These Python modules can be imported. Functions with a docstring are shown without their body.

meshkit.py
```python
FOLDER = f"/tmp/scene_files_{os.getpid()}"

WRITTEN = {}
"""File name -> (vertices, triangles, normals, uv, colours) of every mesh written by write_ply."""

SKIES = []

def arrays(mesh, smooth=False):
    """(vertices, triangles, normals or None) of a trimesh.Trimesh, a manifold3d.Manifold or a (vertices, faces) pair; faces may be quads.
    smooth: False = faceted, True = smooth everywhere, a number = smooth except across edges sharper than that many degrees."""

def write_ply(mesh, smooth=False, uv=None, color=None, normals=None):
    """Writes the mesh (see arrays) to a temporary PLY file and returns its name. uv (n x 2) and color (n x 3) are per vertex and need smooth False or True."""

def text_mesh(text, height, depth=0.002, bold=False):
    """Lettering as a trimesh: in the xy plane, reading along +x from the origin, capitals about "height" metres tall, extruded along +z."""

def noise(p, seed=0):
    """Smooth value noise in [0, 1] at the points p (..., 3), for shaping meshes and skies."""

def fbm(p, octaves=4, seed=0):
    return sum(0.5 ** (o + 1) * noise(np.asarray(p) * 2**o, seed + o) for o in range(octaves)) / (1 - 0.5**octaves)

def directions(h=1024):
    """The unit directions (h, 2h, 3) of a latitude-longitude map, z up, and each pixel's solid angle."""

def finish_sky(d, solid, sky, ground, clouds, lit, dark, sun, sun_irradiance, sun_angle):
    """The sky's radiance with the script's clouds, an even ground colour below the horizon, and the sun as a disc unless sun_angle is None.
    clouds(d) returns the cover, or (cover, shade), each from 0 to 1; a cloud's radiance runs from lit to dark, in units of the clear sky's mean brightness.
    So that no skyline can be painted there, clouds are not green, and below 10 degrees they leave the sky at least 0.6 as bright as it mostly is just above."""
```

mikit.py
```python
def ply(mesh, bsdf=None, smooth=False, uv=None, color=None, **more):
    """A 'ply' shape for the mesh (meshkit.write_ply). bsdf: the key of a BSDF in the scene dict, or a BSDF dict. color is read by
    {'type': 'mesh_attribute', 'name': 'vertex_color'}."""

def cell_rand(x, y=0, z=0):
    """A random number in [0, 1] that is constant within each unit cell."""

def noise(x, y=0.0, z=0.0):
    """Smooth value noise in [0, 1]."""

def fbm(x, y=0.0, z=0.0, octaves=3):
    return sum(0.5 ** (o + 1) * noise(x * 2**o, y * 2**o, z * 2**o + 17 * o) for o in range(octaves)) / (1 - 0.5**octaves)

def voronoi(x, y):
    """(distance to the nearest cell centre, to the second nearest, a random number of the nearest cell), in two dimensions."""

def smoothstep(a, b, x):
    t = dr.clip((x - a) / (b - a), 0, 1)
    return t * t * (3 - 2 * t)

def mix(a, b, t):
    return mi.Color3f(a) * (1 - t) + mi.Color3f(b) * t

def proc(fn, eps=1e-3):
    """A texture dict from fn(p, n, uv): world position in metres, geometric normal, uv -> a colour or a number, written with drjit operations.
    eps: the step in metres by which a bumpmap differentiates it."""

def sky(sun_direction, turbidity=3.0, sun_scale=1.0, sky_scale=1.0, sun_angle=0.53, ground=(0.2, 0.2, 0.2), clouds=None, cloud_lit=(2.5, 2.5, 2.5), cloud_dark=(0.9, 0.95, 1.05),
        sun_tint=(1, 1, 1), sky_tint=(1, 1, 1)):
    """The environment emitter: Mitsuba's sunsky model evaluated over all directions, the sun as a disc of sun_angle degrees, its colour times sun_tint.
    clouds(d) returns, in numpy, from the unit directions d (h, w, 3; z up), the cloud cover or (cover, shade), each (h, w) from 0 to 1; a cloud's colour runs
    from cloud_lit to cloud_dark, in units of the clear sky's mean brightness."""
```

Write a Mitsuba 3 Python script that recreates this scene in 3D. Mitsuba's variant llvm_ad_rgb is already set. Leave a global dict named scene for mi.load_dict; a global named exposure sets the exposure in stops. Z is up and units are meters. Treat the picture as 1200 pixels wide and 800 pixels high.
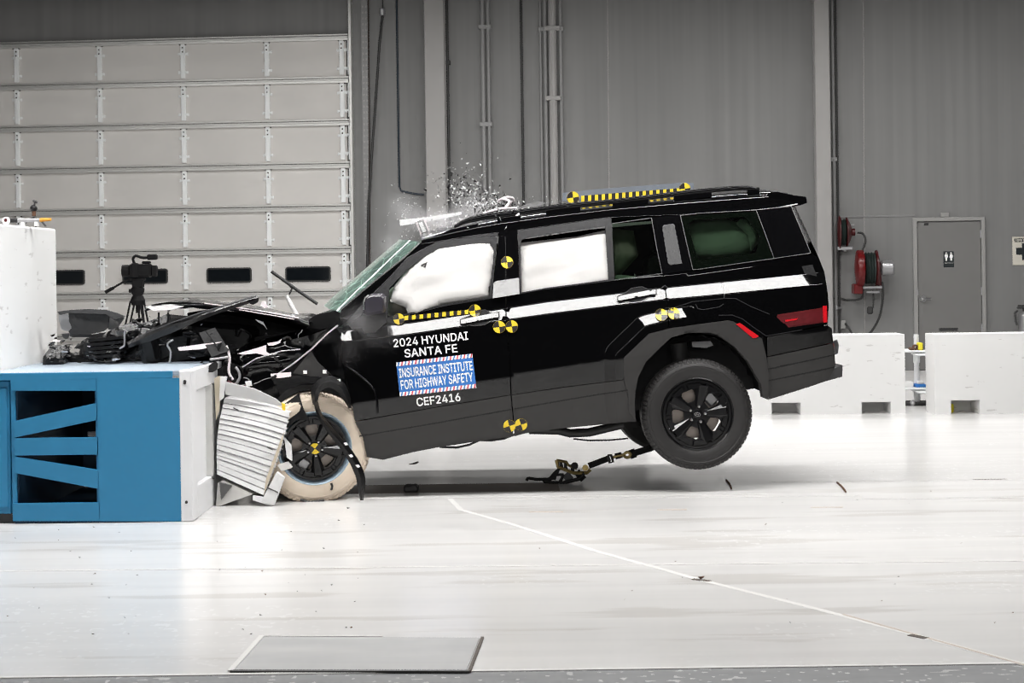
import math, random
import numpy as np, trimesh, shapely
from shapely.geometry import Polygon, LineString, Point
from scipy.spatial import Delaunay
import drjit as dr
import mitsuba as mi
import mikit, meshkit

# ---------------------------------------------------------------- camera, light, exposure
T4 = mi.ScalarTransform4f
F, PY, EYE, ROLL = 2050.0, 315.4, 1.51, 0.014          # focal length (px of a 1200 wide frame), horizon row, eye height, roll
scene, labels = {}, {}
scene['camera'] = {'type': 'perspective', 'fov_axis': 'x', 'fov': math.degrees(2 * math.atan(600 / F)),
                   'principal_point_offset_y': (400 - PY) / 800,
                   'near_clip': 0.1, 'far_clip': 200.0,
                   'to_world': T4().look_at(origin=[0, 0, EYE], target=[0, 10, EYE], up=[math.sin(ROLL), 0, math.cos(ROLL)])}
exposure = -1.43
LAMP = 62.0
#            x0    x1    y0    y1    z   gain, tilt about x in degrees (positive: turned to face away from the camera)
LIGHT_BANKS = [(-5.5, 4.6, 9.05, 9.85, 5.1, 1.0, 16), (-5.5, 6.5, 14.6, 15.2, 5.2, .80, 0), (-7.5, 8.0, 20.4, 21.0, 5.5, .85, 0), (-6.0, 5.0, -1.3, -.6, 4.4, .4, 68)]  # last bank: fill lamp added to brighten the sides facing the camera

# ---------------------------------------------------------------- helpers
rng = np.random.default_rng(7)
def uniq(base):
    if base not in scene and base not in labels and not any(k.startswith(base + '__') for k in scene):
        return base
    i = 1
    while True:
        k = f'{base}_{i:03d}'
        if k not in scene and k not in labels and not any(q.startswith(k + '__') for q in scene):
            return k
        i += 1
_used = {}
def uniq(base):
    n = _used.get(base, -1) + 1
    _used[base] = n
    return base if n == 0 else f'{base}_{n:03d}'
def tag(key, label=None, cat=None, group=None, kind=None):
    d = labels.setdefault(key, {})
    for k, v in (('label', label), ('category', cat), ('group', group), ('kind', kind)):
        if v: d[k] = v
def thing(name, label, cat, group=None):
    k = uniq(name); tag(k, label, cat, group); return k
def put(name, mesh, mat, parent=None, smooth=False, label=None, cat=None, group=None, kind=None, **more):
    k = uniq((parent + '__' if parent else '') + name)
    if isinstance(mesh, list): mesh = cat_(mesh)
    if isinstance(mesh, dict): scene[k] = {**mesh, 'bsdf': {'type': 'ref', 'id': mat}}
    else: scene[k] = mikit.ply(mesh, mat, smooth, **more)
    if label or cat or group or kind: tag(k, label, cat, group, kind)
    return k
def struct(name, mesh, mat, parent=None, smooth=False):
    k = put(name, mesh, mat, parent, smooth, kind=None if parent else 'structure'); return k
def cat_(ms): return trimesh.util.concatenate([m for m in ms if m is not None])
def box(x0, x1, y0, y1, z0, z1, b=0.0):
    lo, hi = np.array([min(x0, x1), min(y0, y1), min(z0, z1)], float), np.array([max(x0, x1), max(y0, y1), max(z0, z1)], float)
    if b <= 0:
        m = trimesh.creation.box(extents=hi - lo); m.apply_translation((lo + hi) / 2); return m
    b = min(b, 0.45 * (hi - lo).min())
    pts = []
    for s in np.ndindex(2, 2, 2):
        c = np.where(s, hi, lo); d = np.where(s, -b, b)
        for k in range(3):
            q = c + d; q[k] = c[k]; pts.append(q)
    return trimesh.convex.convex_hull(np.array(pts))
def cyl(p, q, r, n=12, r2=None):
    p, q = np.asarray(p, float), np.asarray(q, float); d = q - p; L = np.linalg.norm(d); d = d / L
    u = np.cross(d, [0, 0, 1.0] if abs(d[2]) < .9 else [1.0, 0, 0]); u /= np.linalg.norm(u); w = np.cross(d, u)
    t = np.arange(n) / n * 2 * np.pi; ring = np.cos(t)[:, None] * u + np.sin(t)[:, None] * w
    r2 = r if r2 is None else r2
    v = np.vstack([p + ring * r, q + ring * r2, [p], [q]]); i = np.arange(n); j = (i + 1) % n
    f = np.vstack([np.c_[i, j, j + n], np.c_[i, j + n, i + n], np.c_[j, i, np.full(n, 2 * n)], np.c_[i + n, j + n, np.full(n, 2 * n + 1)]])
    return trimesh.Trimesh(v, f, process=False)
def tube(path, r, n=8):
    P = np.asarray(path, float); k = len(P); tng = np.gradient(P, axis=0); tng /= np.linalg.norm(tng, axis=1)[:, None] + 1e-12
    u = np.cross(tng[0], [0.31, 0.2, 0.93]); u /= np.linalg.norm(u); rings = []; t = np.arange(n) / n * 2 * np.pi
    rr = np.broadcast_to(r, (k,))
    for a in range(k):
        u = u - tng[a] * (u @ tng[a]); u /= np.linalg.norm(u); w = np.cross(tng[a], u)
        rings.append(P[a] + rr[a] * (np.cos(t)[:, None] * u + np.sin(t)[:, None] * w))
    v = np.vstack(rings + [[P[0]], [P[-1]]]); f = []
    i = np.arange(n); j = (i + 1) % n
    for a in range(k - 1): f += [np.c_[a * n + i, a * n + j, (a + 1) * n + j], np.c_[a * n + i, (a + 1) * n + j, (a + 1) * n + i]]
    f += [np.c_[j, i, np.full(n, k * n)], np.c_[(k - 1) * n + i, (k - 1) * n + j, np.full(n, k * n + 1)]]
    return trimesh.Trimesh(v, np.vstack(f), process=False)
def spline(pts, n=24):
    P = np.asarray(pts, float); d = np.r_[0, np.cumsum(np.linalg.norm(np.diff(P, axis=0), axis=1))]
    from scipy.interpolate import PchipInterpolator
    return PchipInterpolator(d, P, axis=0)(np.linspace(0, d[-1], n))
def lathe(profile, n=48):
    """profile of (r, z), about z"""
    P = np.asarray(profile, float); k = len(P); t = np.arange(n) / n * 2 * np.pi
    v = np.stack([P[:, 0][:, None] * np.cos(t), P[:, 0][:, None] * np.sin(t), np.repeat(P[:, 1][:, None], n, 1)], -1).reshape(-1, 3)
    i = np.arange(n); j = (i + 1) % n; f = []
    for a in range(k - 1): f += [np.c_[a * n + i, a * n + j, (a + 1) * n + j], np.c_[a * n + i, (a + 1) * n + j, (a + 1) * n + i]]
    return trimesh.Trimesh(v, np.vstack(f), process=False)
def prism(poly, h):
    """shapely polygon or points (x, y), extruded to z 0..h"""
    g = poly if hasattr(poly, 'geom_type') else Polygon(poly)
    g = g.buffer(0)
    gs = list(getattr(g, 'geoms', [g]))
    return cat_([trimesh.creation.extrude_polygon(x, h, engine='earcut') for x in gs if x.area > 0])
def xf(mesh, m):
    mesh = mesh.copy(); mesh.apply_transform(m); return mesh
def frame(o, x, y, z):
    m = np.eye(4); m[:3, 0], m[:3, 1], m[:3, 2], m[:3, 3] = x, y, z, o; return m
def rot(axis, ang, point=None): return trimesh.transformations.rotation_matrix(ang, axis, point)
# -- the camera as a measuring device: a row and column of the photograph at a known plane gives a place in the hall
_c, _s = math.cos(ROLL), math.sin(ROLL)
CAM = np.array([0, 0, EYE])
def ray(x, y):
    dx, dy = x - 600, y - PY
    return np.array([(dx * _c - dy * _s) / F, 1.0, -(dx * _s + dy * _c) / F])
def at(x, y, Y): return CAM + ray(x, y) * Y
def on_floor(x, y): r = ray(x, y); return CAM + r * (EYE / -r[2])
def on_plane(x, y, p, n): r = ray(x, y); return CAM + r * (np.dot(np.asarray(p) - CAM, n) / np.dot(r, n))

# ---------------------------------------------------------------- materials
def rgb(*c): return {'type': 'rgb', 'value': [float(x) for x in c]}
def mat(name, color=None, rough=.5, metal=0., spec=.5, tex=None, **kw):
    d = {'type': 'principled', 'base_color': tex if tex is not None else rgb(*color), 'roughness': float(rough), 'metallic': float(metal), 'specular': float(spec), **kw}
    scene[name] = {'type': 'twosided', 'b': d}; return name
def floor_color(p, n, uv):
    streak = mikit.fbm(p.x * 0.7, p.y * 9.0, 0, 3)
    blot = mikit.fbm(p.x * 0.45 + 3.1, p.y * 0.45, 1.0, 3)
    speck = mikit.smoothstep(.80, .88, mikit.noise(p.x * 38, p.y * 38, 2.0)) * mikit.smoothstep(.55, .7, mikit.fbm(p.x * .8, p.y * 1.3, 5.0, 2))
    c = mikit.mix((.50, .496, .492), (.61, .603, .593), streak * .5 + blot * .5)
    scuff = mikit.smoothstep(.60, .72, mikit.fbm(p.x * .9 + 9, p.y * 5.5, 3.0, 4)) * mikit.smoothstep(13.5, 10.5, p.y) * .35
    c = c * (1 - scuff * mi.Color3f(.35, .38, .42))
    return mikit.mix(c, (.68, .68, .68), speck * .35)
def apron_color(p, n, uv):
    f = mikit.fbm(p.x * 2.5, p.y * 9, 0, 4)
    sp = mikit.smoothstep(.80, .88, mikit.noise(p.x * 36, p.y * 40, 0))
    return mikit.mix(mikit.mix((.11, .114, .12), (.185, .19, .195), f), (.5, .5, .5), sp * .5)
def wall_color(p, n, uv):
    v = mikit.fbm(p.x * 11.0, p.z * .3, 0, 4); b = mikit.fbm(p.x * .5, p.z * .6, 4.0, 3)
    return mikit.mix((.18, .181, .18), (.255, .255, .252), v * .6 + b * .4)
def concrete_white(p, n, uv):
    sc = mikit.smoothstep(.74, .80, mikit.fbm(p.x * 9 + p.y * 7, p.z * 26, 2.0, 4))
    return mikit.mix((.76, .76, .755), (.46, .45, .44), sc * .5) * (0.94 + .1 * mikit.fbm(p.x * 1.2, p.y * 1.2, p.z * 1.2, 2))
def door_gray(p, n, uv):
    b = mikit.fbm(p.x * 1.1, p.z * 1.7, 2.0, 3); return mikit.mix((.56, .545, .525), (.64, .62, .595), b)
def honey_color(p, n, uv):
    b = mikit.fbm(p.x * 9, p.z * 22, p.y * 2, 3); return mikit.mix((.64, .645, .645), (.74, .74, .74), b)
def airbag_color(p, n, uv):
    b = mikit.fbm(p.x * 6, p.z * 6, p.y * 6, 3); return mikit.mix((.56, .55, .54), (.66, .65, .637), b)
def crack_weight(p, n, uv):
    q = p.x * .78 + p.z * .62
    a, b, r = mikit.voronoi(q * 9 + .6 * mikit.noise(p.y * 3, q * 4, 0), p.y * 7)
    return .14 + .34 * mikit.smoothstep(.09, .01, b - a) + .22 * mikit.smoothstep(.5, .75, mikit.fbm(q * 2.3, p.y * 1.5, 0, 3))
mat('floor_paint', tex=mikit.proc(floor_color), rough=.21, spec=.5)
mat('apron_paint', tex=mikit.proc(apron_color), rough=.45)
mat('wall_paint', tex=mikit.proc(wall_color), rough=.7, spec=.2)
mat('white_concrete', tex=mikit.proc(concrete_white), rough=.55, spec=.3)
mat('panel_gray', tex=mikit.proc(door_gray), rough=.6, spec=.3)
mat('honeycomb', tex=mikit.proc(honey_color), rough=.45, spec=.4)
mat('airbag', tex=mikit.proc(airbag_color), rough=.9, spec=.1, sheen=.3)
mat('dark_ceiling', (.08, .08, .08), .8); mat('column_gray', (.31, .303, .297), .55); mat('conduit_gray', (.24, .24, .24), .45)
mat('steel_gray', (.34, .34, .345), .4, .3); mat('galvanized', (.62, .62, .60), .42, .55); mat('white_steel', (.78, .80, .80), .5)
mat('black_iron', (.03, .03, .03), .5); mat('blue_paint', (.022, .195, .375), .42); mat('lit_blue', (.33, .39, .45), .35); mat('blue_dark', (.02, .06, .11), .5); mat('hose_blue', (.012, .022, .034), .5); mat('dull_brown', (.03, .02, .016), .6)
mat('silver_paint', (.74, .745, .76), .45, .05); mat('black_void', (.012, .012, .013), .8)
mat('car_paint', (.0018, .0018, .0021), .03, 0, .5)
mat('gloss_black', (.0025, .0025, .003), .06, 0, .38); mat('cladding', (.030, .029, .0285), .42, 0, .4); mat('satin_trim', (.020, .020, .0215), .3, 0, .4); mat('trim_line', (.10, .10, .10), .3, .4); mat('camera_black', (.005, .005, .0055), .6, 0, .2)
mat('rubber', (.019, .018, .018), .5, 0, .45); mat('rubber_chalk', (.70, .60, .49), .8, 0, .2); mat('rim_black', (.0035, .0035, .004), .16, 0, .45)
mat('rim_blue', (.40, .52, .62), .35, .4); mat('disc_metal', (.42, .37, .33), .45, .6); mat('chrome', (.75, .75, .76), .18, 1.0); mat('gray_metal', (.42, .42, .43), .35, .7)
mat('dark_plastic', (.008, .008, .0085), .4, 0, .4); mat('gray_plastic', (.045, .045, .047), .5); mat('wreck_black', (.0035, .0035, .004), .32, 0, .4); mat('wreck_gray', (.022, .022, .023), .4, .1)
mat('interior_dark', (.010, .010, .010), .8); mat('seat_beige', (.40, .38, .32), .75)
mat('sticker_yellow', (.78, .56, .03), .35); mat('sticker_black', (.02, .016, .014), .3); mat('white_vinyl', (.88, .88, .88), .5); mat('blue_vinyl', (.035, .16, .48), .4); mat('red_vinyl', (.62, .05, .08), .4)
mat('lamp_red', (.09, .003, .006), .1, 0, .6, clearcoat=1.0); mat('reflector_red', (.55, .008, .015), .25); mat('reel_red', (.055, .002, .003), .35); mat('green_hose', (.012, .02, .018), .5)
mat('board_gray', (.16, .18, .21), .4); mat('purple_gray', (.05, .045, .06), .3); mat('white_plastic', (.80, .80, .79), .45); mat('brass', (.42, .32, .13), .35, .8)
mat('strap_black', (.010, .010, .010), .7); mat('orange', (.75, .33, .03), .5); mat('yellow_plastic', (.75, .66, .03), .5); mat('blue_plastic', (.02, .16, .50), .5); mat('brown', (.09, .04, .02), .6)
mat('line_white', (.63, .625, .61), .5); mat('groove_dark', (.10, .085, .075), .8); mat('groove_tan', (.52, .46, .40), .8); mat('shadow_strip_paint', (.26, .235, .215), .6)
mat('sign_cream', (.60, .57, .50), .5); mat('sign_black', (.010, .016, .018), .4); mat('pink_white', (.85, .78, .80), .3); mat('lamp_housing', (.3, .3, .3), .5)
scene['clear_glass'] = {'type': 'thindielectric', 'specular_transmittance': rgb(.86, .9, .88)}
scene['tinted_glass'] = {'type': 'thindielectric', 'specular_transmittance': rgb(.22, .30, .23)}
scene['dark_glass'] = {'type': 'thindielectric', 'specular_transmittance': rgb(.03, .035, .035)}
scene['windshield_glass'] = {'type': 'blendbsdf', 'weight': mikit.proc(crack_weight), 'a': {'type': 'thindielectric', 'specular_transmittance': rgb(.42, .62, .54)},
                             'b': {'type': 'twosided', 'b': {'type': 'diffuse', 'reflectance': rgb(.40, .60, .52)}}}
# ---------------------------------------------------------------- lamps overhead (out of the picture)
for i, (x0, x1, y0, y1, z, g, tilt) in enumerate(LIGHT_BANKS):
    t = thing('light_bank', f'long overhead light bank above the {["near side of the car", "far side of the car", "white concrete blocks", "place of the photographer, added as front fill"][i]}', 'light')
    R_ = rot([1, 0, 0], math.radians(tilt), [0, (y0 + y1) / 2, z])
    put('housing', [xf(box(x0 - .08, x1 + .08, y0 - .08, y1 + .08, z + .06, z + .3), R_)], 'lamp_housing', t)
    for x in (x0 + 1, (x0 + x1) / 2, x1 - 1): put('hanger', cyl((x, (y0 + y1) / 2, z + .2), (x, (y0 + y1) / 2, 8.98), .02, 6), 'lamp_housing', t)
    q = trimesh.Trimesh([[x0, y0, z], [x0, y1, z], [x1, y1, z], [x1, y0, z]], [[0, 1, 2], [0, 2, 3]], process=False)
    k = put('diffuser', xf(q, R_), 'lamp_housing', t)
    scene[k]['emitter'] = {'type': 'area', 'radiance': rgb(LAMP * g, LAMP * g * .985, LAMP * g * .965)}

# ---------------------------------------------------------------- the hall
TH = 0.081
WT, WN = np.array([math.cos(TH), -math.sin(TH), 0]), np.array([math.sin(TH), math.cos(TH), 0])     # along the back wall, into the back wall
W0 = np.array([0, 25.2, 0])
WALLF = frame(W0, WT, WN, [0, 0, 1])
def wl(x, y, off=0.):
    p = on_plane(x, y, W0 - WN * off, WN) - W0
    return float(p @ WT), float(p[2])
def wbox(s0, s1, d0, d1, z0, z1, b=0.): return xf(box(s0, s1, d0, d1, z0, z1, b), WALLF)     # d < 0: proud of the wall
def wtube(pts, r, n=8): return xf(tube(pts, r, n), WALLF)
CE = 9.0
apron_y = on_floor(600, 785)[1]
struct('floor', box(-13, 13, apron_y + .004, 28, -.3, 0), 'floor_paint')
struct('floor_apron', box(-13, 13, -5, apron_y - .004, -.3, -.002), 'apron_paint')
struct('wall_back', wbox(-14, 14, 0, .3, 0, CE), 'wall_paint')
struct('wall_left', box(-13.3, -13, -5, 28, 0, CE), 'wall_paint')
struct('wall_right', box(13, 13.3, -5, 28, 0, CE), 'wall_paint')
struct('wall_front', box(-13, 13, -5.3, -5, 0, CE), 'wall_paint')
struct('ceiling', box(-13.3, 13.3, -5.3, 28, CE, CE + .3), 'dark_ceiling')
# floor joints, cover plate, tape lines: thin real strips
def strip(pts, w, z0, z1, seed=0):
    P = np.array([on_floor(x, y) for x, y in pts]); P = P[:, :2]
    return xf(prism(LineString(P).buffer(w / 2, cap_style=2, join_style=2), z1 - z0), trimesh.transformations.translation_matrix([0, 0, z0]))
diag = [(527, 584), (540, 597), (600, 614), (700, 646), (820, 679), (960, 714), (1080, 746), (1210, 781)]
put('joint', strip(diag, .036, -.004, .0012), 'line_white', 'floor', label='pale filled diagonal floor joint')
put('joint', strip([(988, 720), (1210, 782)], .012, .0, .0025), 'groove_tan', 'floor')
put('joint', strip([(812, 678.5), (832, 681)], .03, .0, .0027), 'groove_dark', 'floor')
put('joint', strip([(1066, 744), (1086, 748)], .03, .0, .0027), 'groove_dark', 'floor')
for y0, x0, x1, m, w in ((582, 430, 900, 'line_white', .025), (585, 560, 1010, 'line_white', .015), (663, -20, 1220, 'line_white', .02), (599, 770, 805, 'groove_tan', .03), (600, 620, 660, 'groove_tan', .02), (598, 950, 988, 'groove_tan', .02), (568, 900, 1230, 'line_white', .012), (567, 1140, 1180, 'groove_dark', .012), (589, 1000, 1230, 'line_white', .014)):
    put('joint', strip([(x0, y0 + .01 * (600 - x0)), (x1, y0 - .01 * (x1 - 600))], w, 0, .0018), m, 'floor')
put('joint', box(-13, 13, apron_y - .012, apron_y + .012, -.01, .0015), 'line_white', 'floor')
pp = [on_floor(x, y)[:2] for x, y in ((270, 787), (550, 787.5), (565.5, 747.5), (307, 746))]
plate = Polygon(pp)
put('cover_plate', xf(prism(plate.buffer(-.012, join_style=2), .006), trimesh.transformations.translation_matrix([0, 0, -.001])), 'apron_cover', 'floor', label='grey rectangular floor cover plate')
mat('apron_cover', tex=mikit.proc(lambda p, n, uv: mikit.mix((.31, .315, .32), (.41, .41, .405), mikit.fbm(p.x * 2.2, p.y * 7, 0, 4))), rough=.4)
def edge(a, b, w, z): return xf(prism(LineString([a, b]).buffer(w / 2, cap_style=2), z), trimesh.transformations.translation_matrix([0, 0, -.0005]))
put('plate_gap', edge(pp[0], pp[1], .022, .0075), 'black_iron', 'floor'); put('plate_gap', edge(pp[1], pp[2], .012, .0075), 'groove_dark', 'floor')
put('plate_gap', edge(pp[0], pp[3], .022, .0075), 'line_white', 'floor'); put('plate_gap', edge(pp[3], (pp[3] + (pp[2] - pp[3]) * .55), .012, .007), 'line_white', 'floor')
put('shadow_strip', box(-13, on_floor(655, 570)[0], on_floor(600, 576)[1], on_floor(600, 566)[1], -.01, .001), 'shadow_strip_paint', 'floor', label='dark strip painted for the shadow band under the car')  # dark strip painted where the shadow band under the car falls

# ---------------------------------------------------------------- garage door
gs1 = wl(413, 200)[0]; gs0 = -11.0; PH = .6155; gtop = 8 * PH
cols = [wl(x, 150)[0] for x in (22.5, 119.5, 217, 315)]; step = (cols[3] - cols[0]) / 3
cols = [cols[0] - step * 2, cols[0] - step] + cols + [wl(402.5, 150)[0]]
for k in range(8):
    struct('panel', wbox(gs0, gs1 - .06, -.055, -.01, k * PH + .006, (k + 1) * PH - .006, .01), 'panel_gray', 'door_1')
labels['door_1'] = {'kind': 'structure', 'label': 'large grey sectional garage door with galvanized struts and white stiles'}
stile_mesh = []
for k in range(8):
    for s in cols:
        z0, z1 = k * PH + .05, (k + 1) * PH - .07
        ear = []
        for fz in (.18, .72):
            zz = z0 + (z1 - z0) * fz
            ear.append(wbox(s - .058, s + .058, -.078, -.055, zz - .014, zz + .014, .005)); ear.append(wbox(s - .075, s - .05, -.07, -.055, zz - .02, zz + .02, .005)); ear.append(wbox(s + .05, s + .075, -.07, -.055, zz - .02, zz + .02, .005))
        put('stile', [wbox(s - .033, s + .033, -.09, -.055, z0, z1, .006)] + ear, 'white_steel', 'door_1')
        put('hinge', [wbox(s - .036, s + .036, -.10, -.055, z1 + .003, z1 + .035, .005), wbox(s - .05, s - .034, -.10, -.055, z1 - .012, z1 + .05, .004), wbox(s + .034, s + .05, -.10, -.055, z1 - .012, z1 + .05, .004)] + [xf(cyl((s, -.094, z1 - .05 - q * .06), (s, -.088, z1 - .05 - q * .06), .012, 8), WALLF) for q in range(2)], 'black_iron', 'door_1')
for k in range(1, 9):
    z = k * PH - .02
    put('strut', [wbox(gs0, gs1 - .02, -.115, -.055, z - .012, z + .012, .005), wbox(gs0, gs1 - .02, -.085, -.055, z - .045, z - .03, .004), wbox(gs0, gs1 - .02, -.11, -.085, z - .05, z - .012, .004), wbox(gs0, gs1 - .02, -.08, -.055, z + .02, z + .05, .006)], 'galvanized', 'door_1')
ts = wl(411.5, 150)[0]
for k in range(8):
    put('edge_plate', [wbox(ts - .028, ts + .028, -.085, -.05, k * PH + .05, (k + 1) * PH - .06, .006)] + [wbox(cols[-1], ts, -.075, -.055, k * PH + PH * q - .012, k * PH + PH * q + .012) for q in (.25, .68)], 'white_steel', 'door_1')
    put('hinge', [wbox(ts - .03, ts + .03, -.10, -.055, (k + 1) * PH - .065, (k + 1) * PH - .03), wbox((cols[-1] + ts) / 2 - .02, (cols[-1] + ts) / 2 + .02, -.10, -.055, (k + 1) * PH - .07, (k + 1) * PH - .025)], 'black_iron', 'door_1')
put('track', [wbox(gs1 - .01, gs1 + .03, -.14, 0, 0, gtop + 1.6, .004)], 'galvanized', 'door_1')
for j, (x0, x1) in enumerate(((47, 101), (145, 198), (243.5, 296), (335.5, 388.5))):
    z0, z1 = wl(0, 0)[1] * 0 + 2 * PH + .14, 2 * PH + .36
    sa, sb = wl(x0, 317)[0], wl(x1, 317)[0]
    rr = shapely.box(sa + .04, z0 + .04, sb - .04, z1 - .04).buffer(.04)
    fr = xf(prism(rr.difference(rr.buffer(-.022)), .022), WALLF @ frame([0, -.055, 0], [1, 0, 0], [0, 0, 1], [0, -1, 0]))
    w = put('window', fr, 'black_iron', 'door_1')
    put('pane', xf(prism(rr.buffer(-.02), .008), WALLF @ frame([0, -.055, 0], [1, 0, 0], [0, 0, 1], [0, -1, 0])), 'pane_dark', w)
mat('pane_dark', (.006, .008, .010), .08, 0, .5)

# ---------------------------------------------------------------- columns, conduits, chain
for xa, xb in ((499.3, 522.5), (956.4, 974)):
    sa, sb = wl(xa, 200, .3)[0], wl(xb, 200, .3)[0]
    k = struct('trim', wbox(sa, sb, -.32, 0, 0, CE, .01), 'column_gray')
    scene['trim_1' if xa < 600 else 'trim_2'] = scene.pop(k); labels['trim_1' if xa < 600 else 'trim_2'] = {'kind': 'structure', 'label': 'grey steel wall column ' + ('behind the windshield of the car' if xa < 600 else 'beside the hose reels')}; labels.pop(k, None)
def conduit(x, y, r, label, m='conduit_gray', z0=0., z1=CE, clamps=(), off=.06):
    s = wl(x, y, off)[0]
    t = thing('conduit', label, 'pipe')
    put('pipe', wtube([(s, -off, z0), (s, -off, (z0 + z1) / 2), (s, -off, z1)], r, 10), m, t, 30)
    for cz in clamps: put('clamp', wbox(s - r * 1.9, s + r * 1.9, -off - r * 1.1, 0, cz - .03, cz + .03, .005), m, t)
    return t
conduit(526, 200, .022, 'thin dark pipe along the right edge of the left column', 'black_iron', clamps=(2.9, 4.5))
conduit(566.5, 120, .03, 'left pipe of the close pair right of the left column', clamps=(3.6, 5.0))
conduit(573, 120, .024, 'right pipe of the close pair right of the left column', clamps=(3.6, 5.0))
conduit(612, 120, .018, 'single thin dark pipe between the pair and the thick pipe', 'black_iron', off=.03)
conduit(634, 100, .016, 'thinnest pipe left of the thick pipe', off=.03, clamps=(4.95,))
conduit(639.5, 100, .026, 'slim pipe next to the left side of the thick pipe', clamps=(4.95,))
conduit(648, 100, .058, 'thick grey pipe in the middle of the bundle', 'column_gray', clamps=(4.95, 3.95), off=.09)
conduit(657.5, 100, .024, 'slim pipe on the right of the thick pipe', clamps=(4.95,))
conduit(977.5, 200, .022, 'pipe along the right edge of the right column', clamps=(3.0,))
conduit(981.5, 200, .016, 'slim pipe just right of the pipe at the right column', 'black_iron')
sc, zc = wl(466.5, 100)
t = thing('air_hose', 'thin blue hose hanging down the wall and turning right above the windshield', 'hose')
put('run', wtube(spline([(sc, -.03, 6.5), (sc, -.03, zc), wl(468, 200)[:1] + (-.03, wl(468, 200)[1]), wl(468.5, 222)[:1] + (-.03, wl(468.5, 222)[1]), wl(480, 226)[:1] + (-.03, wl(480, 226)[1]), wl(497, 228)[:1] + (-.03, wl(497, 228)[1])], 40), .014, 6), 'hose_blue', t, True)
def wp(x, y, d): s, z = wl(x, y); return (s, -d, z)
t = thing('pull_cord', 'dark coiled cord hanging beside the garage door from a small pulley', 'cord')
put('cord', wtube([wp(449.5, 18, .08), wp(446, 50, .09), wp(442, 110, .09), wp(437, 180, .09), wp(433, 240, .09), wp(431, 330, .09)], .018, 6), 'black_iron', t, True)
put('pulley', [wbox(wl(446, 15)[0], wl(452, 15)[0], -.10, -.02, wl(449, 20)[1], wl(449, 10)[1], .02)], 'gray_metal', t)
put('hanger', wtube([wp(449.3, 10, .06), wp(449, -30, .06)], .008, 6), 'black_iron', t)
put('chain', wtube([wp(432, -20, .05), wp(433, 100, .05), wp(434, 330, .05)], .011, 6), 'dull_brown', t)
sp = wl(428.5, 100)[0]
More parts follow.
